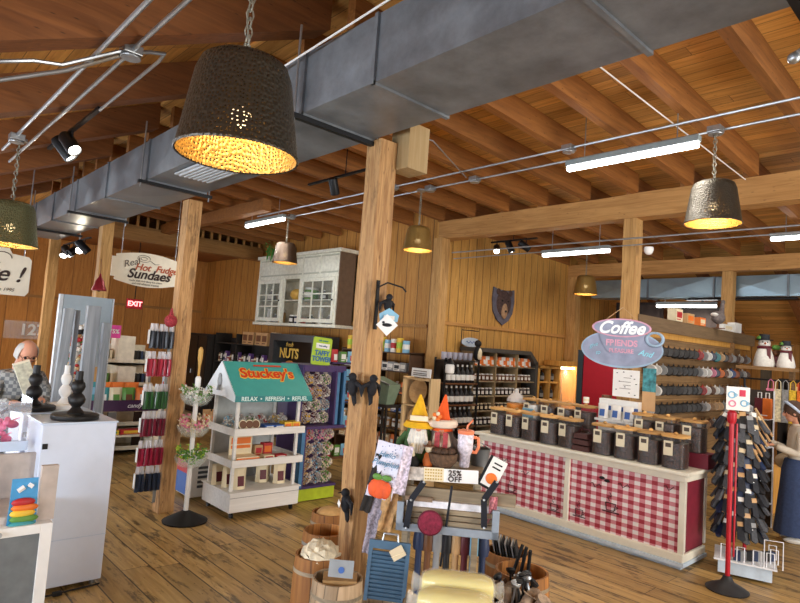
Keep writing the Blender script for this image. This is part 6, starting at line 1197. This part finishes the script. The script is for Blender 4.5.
for s in (-1, 1): MB().ball((.05, s*.08, .04), (.12, .045, .04), 12, 8).cyl((0, s*.08, .05), (0, s*.08, .15), .04, .045, 12).build('shoe', cm('white'), t, True)
h = head(t, (.075, 0, 1.53), .95, .22, None); HB = flat('brown_hair', '#4d3526', .7, var=.3, scale=30)
MB().ball((-.02, 0, .03), (.115*.95, .098*.95, .12*.95), 18, 12).ball((-.07, 0, -.09), (.06, .085, .14), 14, 10).build('hair', HB, h, True); 
h.children[-1].location = (-.028, 0, .012)
MB().torus((-.01, 0, .055), .102, .016, 24, 8, Matrix.Rotation(-.9, 4, 'Y')).build('headband', flat('headband_blue', '#b9c8dd', .7, var=.15), h, True)
hand(t, (.29, .12, 1.13), (.9, -.35, .1), .9, 1); hand(t, (.30, -.09, 1.15), (.9, .35, .1), .9, -1)
MB().ball((.10, -.155, .92), (.12, .06, .10), 14, 10).build('shoulder_bag', cm('beige'), t, True); MB().tube([(.1, -.17, 1.0), (.02, -.13, 1.2), (-.02, .05, 1.37)], .012).build('bag_strap', BLACK, t)
o = put(mug_mesh('white'), 'mug', t.matrix_basis @ Vector((.41, .02, 1.085)), 1.0, 'white mug held in the hands of the woman in the cream jacket', 'mug')
# rack end with snowmen
e = Py(765, 370, 10.2)
tag(MB().box(e.x-.06, e.x+.06, 10.2, 10.32, 0, e.z).build('square_post', wood('post_dark', '#453a2a', '#65563f', 2, knots=False)), 'dark square post under the snowman figures', 'post')
s1 = Py(740, 366, 10.3); s2 = Py(797, 374, 10.3)
t = thing('figure_shelf', 'narrow plank shelf carrying the snowman figures', 'shelf', (0, 10.26, e.z)); MB().box(s1.x, s2.x, -.16, .16, 0, .05).build('plank', MW, t); MB().box(s2.x-.08, s2.x-.02, -.05, .05, -e.z, 0).build('support', MW, t)
def snowman(px, s, lab):
    v = Py(px, 369, 10.25); t = thing('snowman', lab, 'snowman figure', (v.x, 10.24, e.z+.052), .4); SN = flat('snow_white', '#e2ded6', .8, var=.08, scale=30)
    MB().lathe([(.14*s, 0), (.15*s, .04*s), (.12*s, .18*s), (.085*s, .28*s), (.07*s, .31*s)], 20).ball((0, 0, .35*s), .085*s, 14, 10).build('body', SN, t, True)
    MB().torus((0, 0, .29*s), .08*s, .025*s, 18, 8).box(.02*s, .07*s, -.12*s, -.09*s, .12*s, .28*s).build('scarf', cm('maroon'), t, True); MB().lathe([(.12*s, .40*s), (.12*s, .41*s), (.07*s, .415*s), (.07*s, .49*s), (.001, .49*s)], 18).build('hat', flat('hat_black', '#23262a', .7), t, True)
    MB().cyl((0, -.08*s, .35*s), (0, -.15*s, .35*s), .016*s, .002, 8).build('nose', cm('orange'), t); 
    for sd in (-1, 1): MB().ball((sd*.03*s, -.078*s, .37*s), .01*s, 8, 6).build('eye', BLK, t)
    MB().ball((-.06*s, 0, .43*s), (.05*s, .05*s, .04*s), 8, 6).build('holly', cm('green'), t, True)
snowman(764, 1.0, 'larger snowman with a maroon scarf on the plank above the dark post'); snowman(786, .82, 'smaller snowman at the outer end of the plank shelf'); 
t = thing('reindeer_figure', 'dark red and green figure between the two snowmen', 'figurine', (Py(775, 369, 10.3).x, 10.34, e.z+.052), .4); MB().lathe([(.08, 0), (.07, .1), (.04, .17)], 14).build('body', cm('maroon'), t, True); MB().ball((0, 0, .22), .055, 12, 8).build('head', cm('brown'), t, True); MB().ball((0, 0, .3), (.07, .05, .04), 10, 6).build('hat', cm('green'), t, True)
# hanging bags / aprons
rail = [Py(766, 374, 9.9), Py(815, 384, 9.9)]
t = thing('hanging_rail', 'dark rail with printed cloth bags under the snowman shelf', 'rail', (0, 9.7, 0)); z0 = rail[0].z-.08
MB().cyl((s1.x+.2, 0, z0), (-1.4, 0, z0), .012).build('rail', BLACK, t); MB().cyl((-1.45, 0, 0), (-1.45, 0, z0), .015).build('rail_post', BLACK, t); MB().cyl((s1.x+.25, 0, 0), (s1.x+.25, 0, z0), .015).build('rail_post', BLACK, t)
for k, (c, w_) in enumerate((('pink', 'pale pink'), ('cream', 'cream patterned'), ('grey', 'light grey'), ('yellow', 'yellow'), ('orange', 'orange'), ('red', 'red'), ('grey', 'grey'))):
    v = Py(771+k*7.5, 390, 9.7); t = thing('cloth_bag', '%s cloth bag hanging from the dark rail%s' % (w_, ', first from the post' if k == 0 else ''), 'bag', (v.x, 9.68, z0)); MB().box(-.055, .055, -.015, .015, -.58, -.12).build('bag_body', flat('bag_%s' % c, COLS[c], .8, var=.35, scale=35), t, bevel=.006); MB().tube([(-.035, 0, -.12), (-.03, 0, -.02), (0, 0, .015), (.03, 0, -.02), (.035, 0, -.12)], .006).build('bag_handle', cm(c), t)
# white wire shelf + mugs, crate
w0 = Py(742, 455, 8.8)
t = thing('wire_shelf', 'white wire shelf unit holding red packs and mugs behind the sock spinner', 'shelf', (-2.47, 8.8, 0))
for z in (.30, .72, 1.02, 1.38):
    MB().box(-.18, .16, -.15, .15, z, z+.012).build('shelf', SW3, t); MB().tube([(-.18, -.15, z+.06), (.16, -.15, z+.06)], .006, 6).build('shelf_wire', SW3, t)
for x in (-.18, .15): MB().box(x, x+.015, .13, .145, 0, 1.75).build('upright', SW3, t)
MB().box(-.18, .16, .145, .155, 0, 1.75).build('back_panel', flat('dark_brown_back', '#3d3128', .7), t)
for x, z, c in ((-2.55, 1.034, 'sky'), (-2.40, 1.034, 'blue'), (-2.42, .314, 'grey')): put(mug_mesh(c), 'mug', (x, 8.74, z), .3, '%s mug standing on the %s white wire shelf' % (c, 'lowest' if z < .5 else 'upper'), 'mug')
for x, c in ((-2.52, 'red'), (-2.42, 'white')): put(proto('carton', c, 'white', .1, .08, .2), 'boxed_mug', (x, 8.75, .734), 0, '%s box on the middle white wire shelf' % c, 'box')
for x, c in ((-2.42, 'maroon'), (-2.33, 'orange')): 
    t = thing('mug_bag', '%s fabric bag with a white handle on the top white wire shelf' % c, 'bag', (x, 8.72, 1.394)); MB().box(-.05, .05, -.04, .04, 0, .26).build('bag_body', flat('bagx_'+c, COLS[c], .8), t, bevel=.01); MB().tube([(-.02, 0, .26), (-.02, 0, .33), (.02, 0, .33), (.02, 0, .26)], .007).build('bag_handle', WHITE, t)
c0 = Pz(775, 514, 0); t = thing('wooden_crate', 'upright yellow brown wooden crate beside the woman', 'crate', (c0.x+.12, c0.y+.15, 0), .3)
for k in range(4): MB().box(-.19+k*.098, -.105+k*.098, -.15, -.13, .02, .66).build('slat', PINE, t)
MB().box(-.2, .2, -.13, .15, 0, .03).box(-.2, .2, .13, .15, .03, .66).build('crate_body', PINE, t); MB().box(-.21, .21, -.16, .16, .66, .69).build('top', PINE, t); MB().tube([(-.05, -.16, .55), (-.03, -.165, .4), (-.05, -.16, .2)], .012).build('red_ribbon', cm('red'), t)
put(proto('bag', 'cream', 'orange', .2, .15, .16), 'gift_bag', (c0.x+.12, c0.y+.15, .692), 0, 'cream bag on top of the upright crate', 'bag')
t = thing('store_shelf', 'dark shelf unit of boxes and mugs far behind the woman', 'shelf', (-1.2, 11.6, 0))
for z in (.4, .8, 1.2, 1.6): MB().box(-1.7, 1.6, -.18, .18, z, z+.025).build('shelf', DK, t)
for x in (-1.7, 0, 1.58): MB().box(x, x+.03, -.18, .2, 0, 1.9).build('upright', DK, t)
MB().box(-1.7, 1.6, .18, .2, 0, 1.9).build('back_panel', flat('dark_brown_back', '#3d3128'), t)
for z, lv in ((.428, 'lowest'), (.828, 'second'), (1.228, 'third'), (1.628, 'top')): row(14, (-2.8, 11.55, z), (.2, 11.55, z), [('red', proto('carton', 'red', 'white', .15, .1, .2)), ('white', proto('carton', 'white', 'sky', .15, .1, .24)), ('tan', proto('pouch', 'tan', 'brown', .15, .1, .22)), ('teal', proto('jar', 'teal', 'white', .12, .1, .18))], 'boxed_gift', 'box', 'gift on the %s shelf of the far dark unit' % lv)
# things standing on the mug rack's beam, dark panels on far wall
zt_ = 2.602
t = thing('goose_figure', 'grey goose figure with raised head on top of the mug rack beam', 'bird figure', (-3.30, 9.75, zt_), PI/2+.1)
MB().ball((0, 0, .17), (.22, .09, .10), 16, 10).tube([(.14, 0, .2), (.22, 0, .3), (.25, 0, .42)], [.06, .035, .03], 10).ball((.28, 0, .44), (.06, .03, .035), 12, 8).build('body', flat('goose_grey', '#6f6562', .8, var=.4, scale=25), t, True); MB().cyl((.33, 0, .435), (.39, 0, .42), .015, .005, 8).build('beak', BLK, t); MB().ball((-.22, 0, .2), (.1, .05, .03), 10, 6).build('tail', cm('white'), t, True); MB().cyl((0, 0, 0), (0, 0, .1), .02).lathe([(.1, 0), (.1, .01)], 14).build('stand', cm('brown'), t)
for k, (y, c1, c2, w_, h_) in enumerate(((8.35, 'cream', 'red', .22, .17), (8.75, 'tan', 'orange', .25, .14), (9.2, 'orange', 'cream', .22, .12), (10.3, 'white', 'cream', .4, .10), (10.75, 'white', 'white', .3, .16))): put(proto('carton', c1, c2, w_, .12, h_), 'gift_box', (-3.38, y, zt_), PI/2, '%s and %s box on the mug rack beam%s' % (c1, c2, '' if c1 != c2 else ', outermost'), 'box')
MB().box(0, 0, 0, 0, 0, 0) if False else None
for x0, x1, z0, z1, lab, c in ((-6.1, -5.1, 2.45, 3.25, 'dark framed fish picture high behind the middle post', '#3b302c'), (-4.75, -3.95, 2.4, 3.15, 'dark brown panel high on the far wall behind the goose', '#3a2c26')):
    t = thing('framed_picture', lab, 'picture', ((x0+x1)/2, 12.0, z0)); h_ = (x1-x0)/2; MB().box(-h_, h_, 0, .04, 0, z1-z0).build('frame', flat('frame_dark', '#2a211c', .6), t); MB().box(-h_+.06, h_-.06, -.01, 0, .06, z1-z0-.06).build('picture', flat('pict_'+c[1:], c, .6, var=.5, scale=5), t); MB().box(-.02, .02, .0, .03, z1-z0, zl(12.0)+.2-z0).build('hanger', BLACK, t)
# back-right wall cladding lower, hanging blankets etc. far right
for k, c in enumerate(('tan', 'grey', 'maroon')):
    pass
# ---------------- shelf between post and corner, bowl rack, planter
t = thing('can_shelf', 'brown shelf of bright cans and jars between the central post and corner post', 'shelf', (-7.75, 6.78, 0))
for z in (.35, .65, .92, 1.22, 1.58, 1.88): MB().box(-.85, .95, -.16, .16, z-.02, z).build('shelf', flat('shelf_brown', '#4b3423', .6), t)
for x in (-.85, .0, .93): MB().box(x, x+.02, -.16, .17, 0, 1.9).build('upright', flat('shelf_brown', '#4b3423'), t)
for z, lv, kk in ((1.882, 'top', [('yellow', proto('can', 'yellow', 'lime', .12, .1, .24)), ('sky', proto('can', 'sky', 'white', .12, .1, .2)), ('white', proto('can', 'white', 'red', .12, .1, .22))]), (1.582, 'second', [('grey', proto('carton', 'grey', 'white', .15, .1, .14)), ('white', proto('carton', 'white', 'black', .15, .1, .12))]), (1.222, 'third', [('teal', proto('bag', 'teal', 'white', .16, .14, .2)), ('orange', proto('pouch', 'orange', 'brown', .13, .1, .18)), ('blue', proto('carton', 'blue', 'white', .13, .1, .1))]), (.922, 'fourth', [('blue', proto('carton', 'blue', 'white', .14, .1, .1)), ('white', proto('jar', 'white', 'blue', .12, .1, .12)), ('yellow', proto('carton', 'yellow', 'tan', .14, .1, .08))]), (.652, 'fifth', [('tan', proto('jar', 'tan', 'white', .1, .1, .16)), ('brown', proto('jar', 'brown', 'white', .1, .1, .15))]), (.352, 'lowest', [('cream', proto('carton', 'cream', 'tan', .16, .1, .18)), ('orange', proto('pouch', 'orange', 'white', .14, .1, .2))])):
    row(11, (-8.5, 6.68, z), (-6.9, 6.68, z), kk, 'shelf_item', 'grocery', 'item on the %s shelf of the can shelf' % lv)
t = thing('bowl_rack', 'pale wooden frame rack holding three large wooden bowls', 'rack', (-6.2, 6.3, 0)); LW = wood('light_frame', '#b79566', '#d9bd90', 2, knots=False)
for x in (-.29, .26): MB().box(x, x+.035, -.1, .1, 0, 1.55).build('side_frame', LW, t)
for z in (.3, .74, 1.14, 1.53): MB().box(-.29, .29, -.1, .1, z-.02, z).build('rail', LW, t)
MB().box(-.27, .27, .09, .1, 0, 1.52).build('back_panel', flat('bowl_rack_back', '#6b5034', .7), t)  # back panel in one brown, darker than the frame
for z, lv in ((.31, 'lowest'), (.755, 'middle'), (1.155, 'top')):
    o = MB().lathe([(.05, 0), (.12, .02), (.17, .07), (.18, .10), (.165, .095), (.11, .035), (.02, .02)], 28, T=Matrix.Rotation(PI/2-.15, 4, 'X')).build('wooden_bowl', wood('bowl_wood', '#a67a48', '#d0a873', 0, knots=False, jitter=.2), smooth=True, loc=(-6.2, 6.34, z+.18)); tag(o, 'wooden bowl standing on edge on the %s rail of the bowl rack' % lv, 'bowl')
t = thing('label_sign', 'white printed sign on top of the wooden bowl rack', 'sign', (-6.2, 6.28, 1.552)); MB().box(-.20, .20, -.006, .006, 0, .13).build('card', WHITE, t, rot=(-.1, 0, 0)); 
for z in (.085, .05, .025): MB().box(-.15, .13, -.012, -.008, z, z+.012).build('text_line', GREYI, t)
t = thing('planter', 'pale green metal planter with slanted sides on a stand left of the bowl rack', 'planter', (-6.75, 6.1, 1.10)); MB().add([(-.12, -.08, 0), (.12, -.08, 0), (.12, .08, 0), (-.12, .08, 0), (-.2, -.12, .40), (.2, -.12, .30), (.2, .12, .30), (-.2, .12, .40)], [(3, 2, 1, 0), (4, 5, 6, 7), (0, 1, 5, 4), (1, 2, 6, 5), (2, 3, 7, 6), (3, 0, 4, 7)]).build('planter_body', flat('planter_green', '#7d8f78', .5), t); MB().cyl((-.21, -.12, .40), (.21, -.12, .30), .012).build('rim', STEEL, t)
t = thing('planter_stand', 'dark stand under the pale green planter', 'stand', (-6.75, 6.1, 0)); MB().box(-.2, .2, -.15, .15, 1.06, 1.10).build('top', DK, t)
for x in (-.18, .15):
    for y in (-.13, .10): MB().box(x, x+.03, y, y+.03, 0, 1.06).build('leg', DK, t)
# loft railing
t = thing('loft_railing', 'wooden balustrade of the loft above the sundaes doorway', 'railing', (-12.5, 5.0, 4.0)); MB().box(-.03, .03, -2.4, 2.0, .0, .06).build('bottom_rail', W_trim, t); MB().box(-.03, .03, -2.4, 2.0, .38, .44).build('top_rail', W_trim, t)
for k in range(22): MB().box(-.02, .02, -2.3+k*.2, -2.25+k*.2, .06, .38).build('baluster', W_trim, t)
struct(MB().box(-15.5, -12.6, 2.9, 7.05, 3.9, 3.98).build('ceiling_loft_floor', W_joist))
# low cabinets and boxes to fill the far left aisle
t = thing('display_table', 'low wooden table of tan snack packs left of the tiered candy stand', 'table', (-9.0, 4.75, 0)); MB().box(-.45, .45, -.4, .4, .5, .54).build('top', W_trim, t)
for x in (-.42, .38):
    for y in (-.37, .33): MB().box(x, x+.05, y, y+.05, 0, .5).build('leg', W_trim, t)
for i in range(3):
    for k in range(5): put(proto('pouch', 'tan', 'orange', .14, .08, .2), 'snack_pouch', (-8.7-.25*i, 4.42+k*.16, .541), PI/2, 'tan snack pouch on the low wooden table', 'pouch', 'tan snack pouches on the low table')
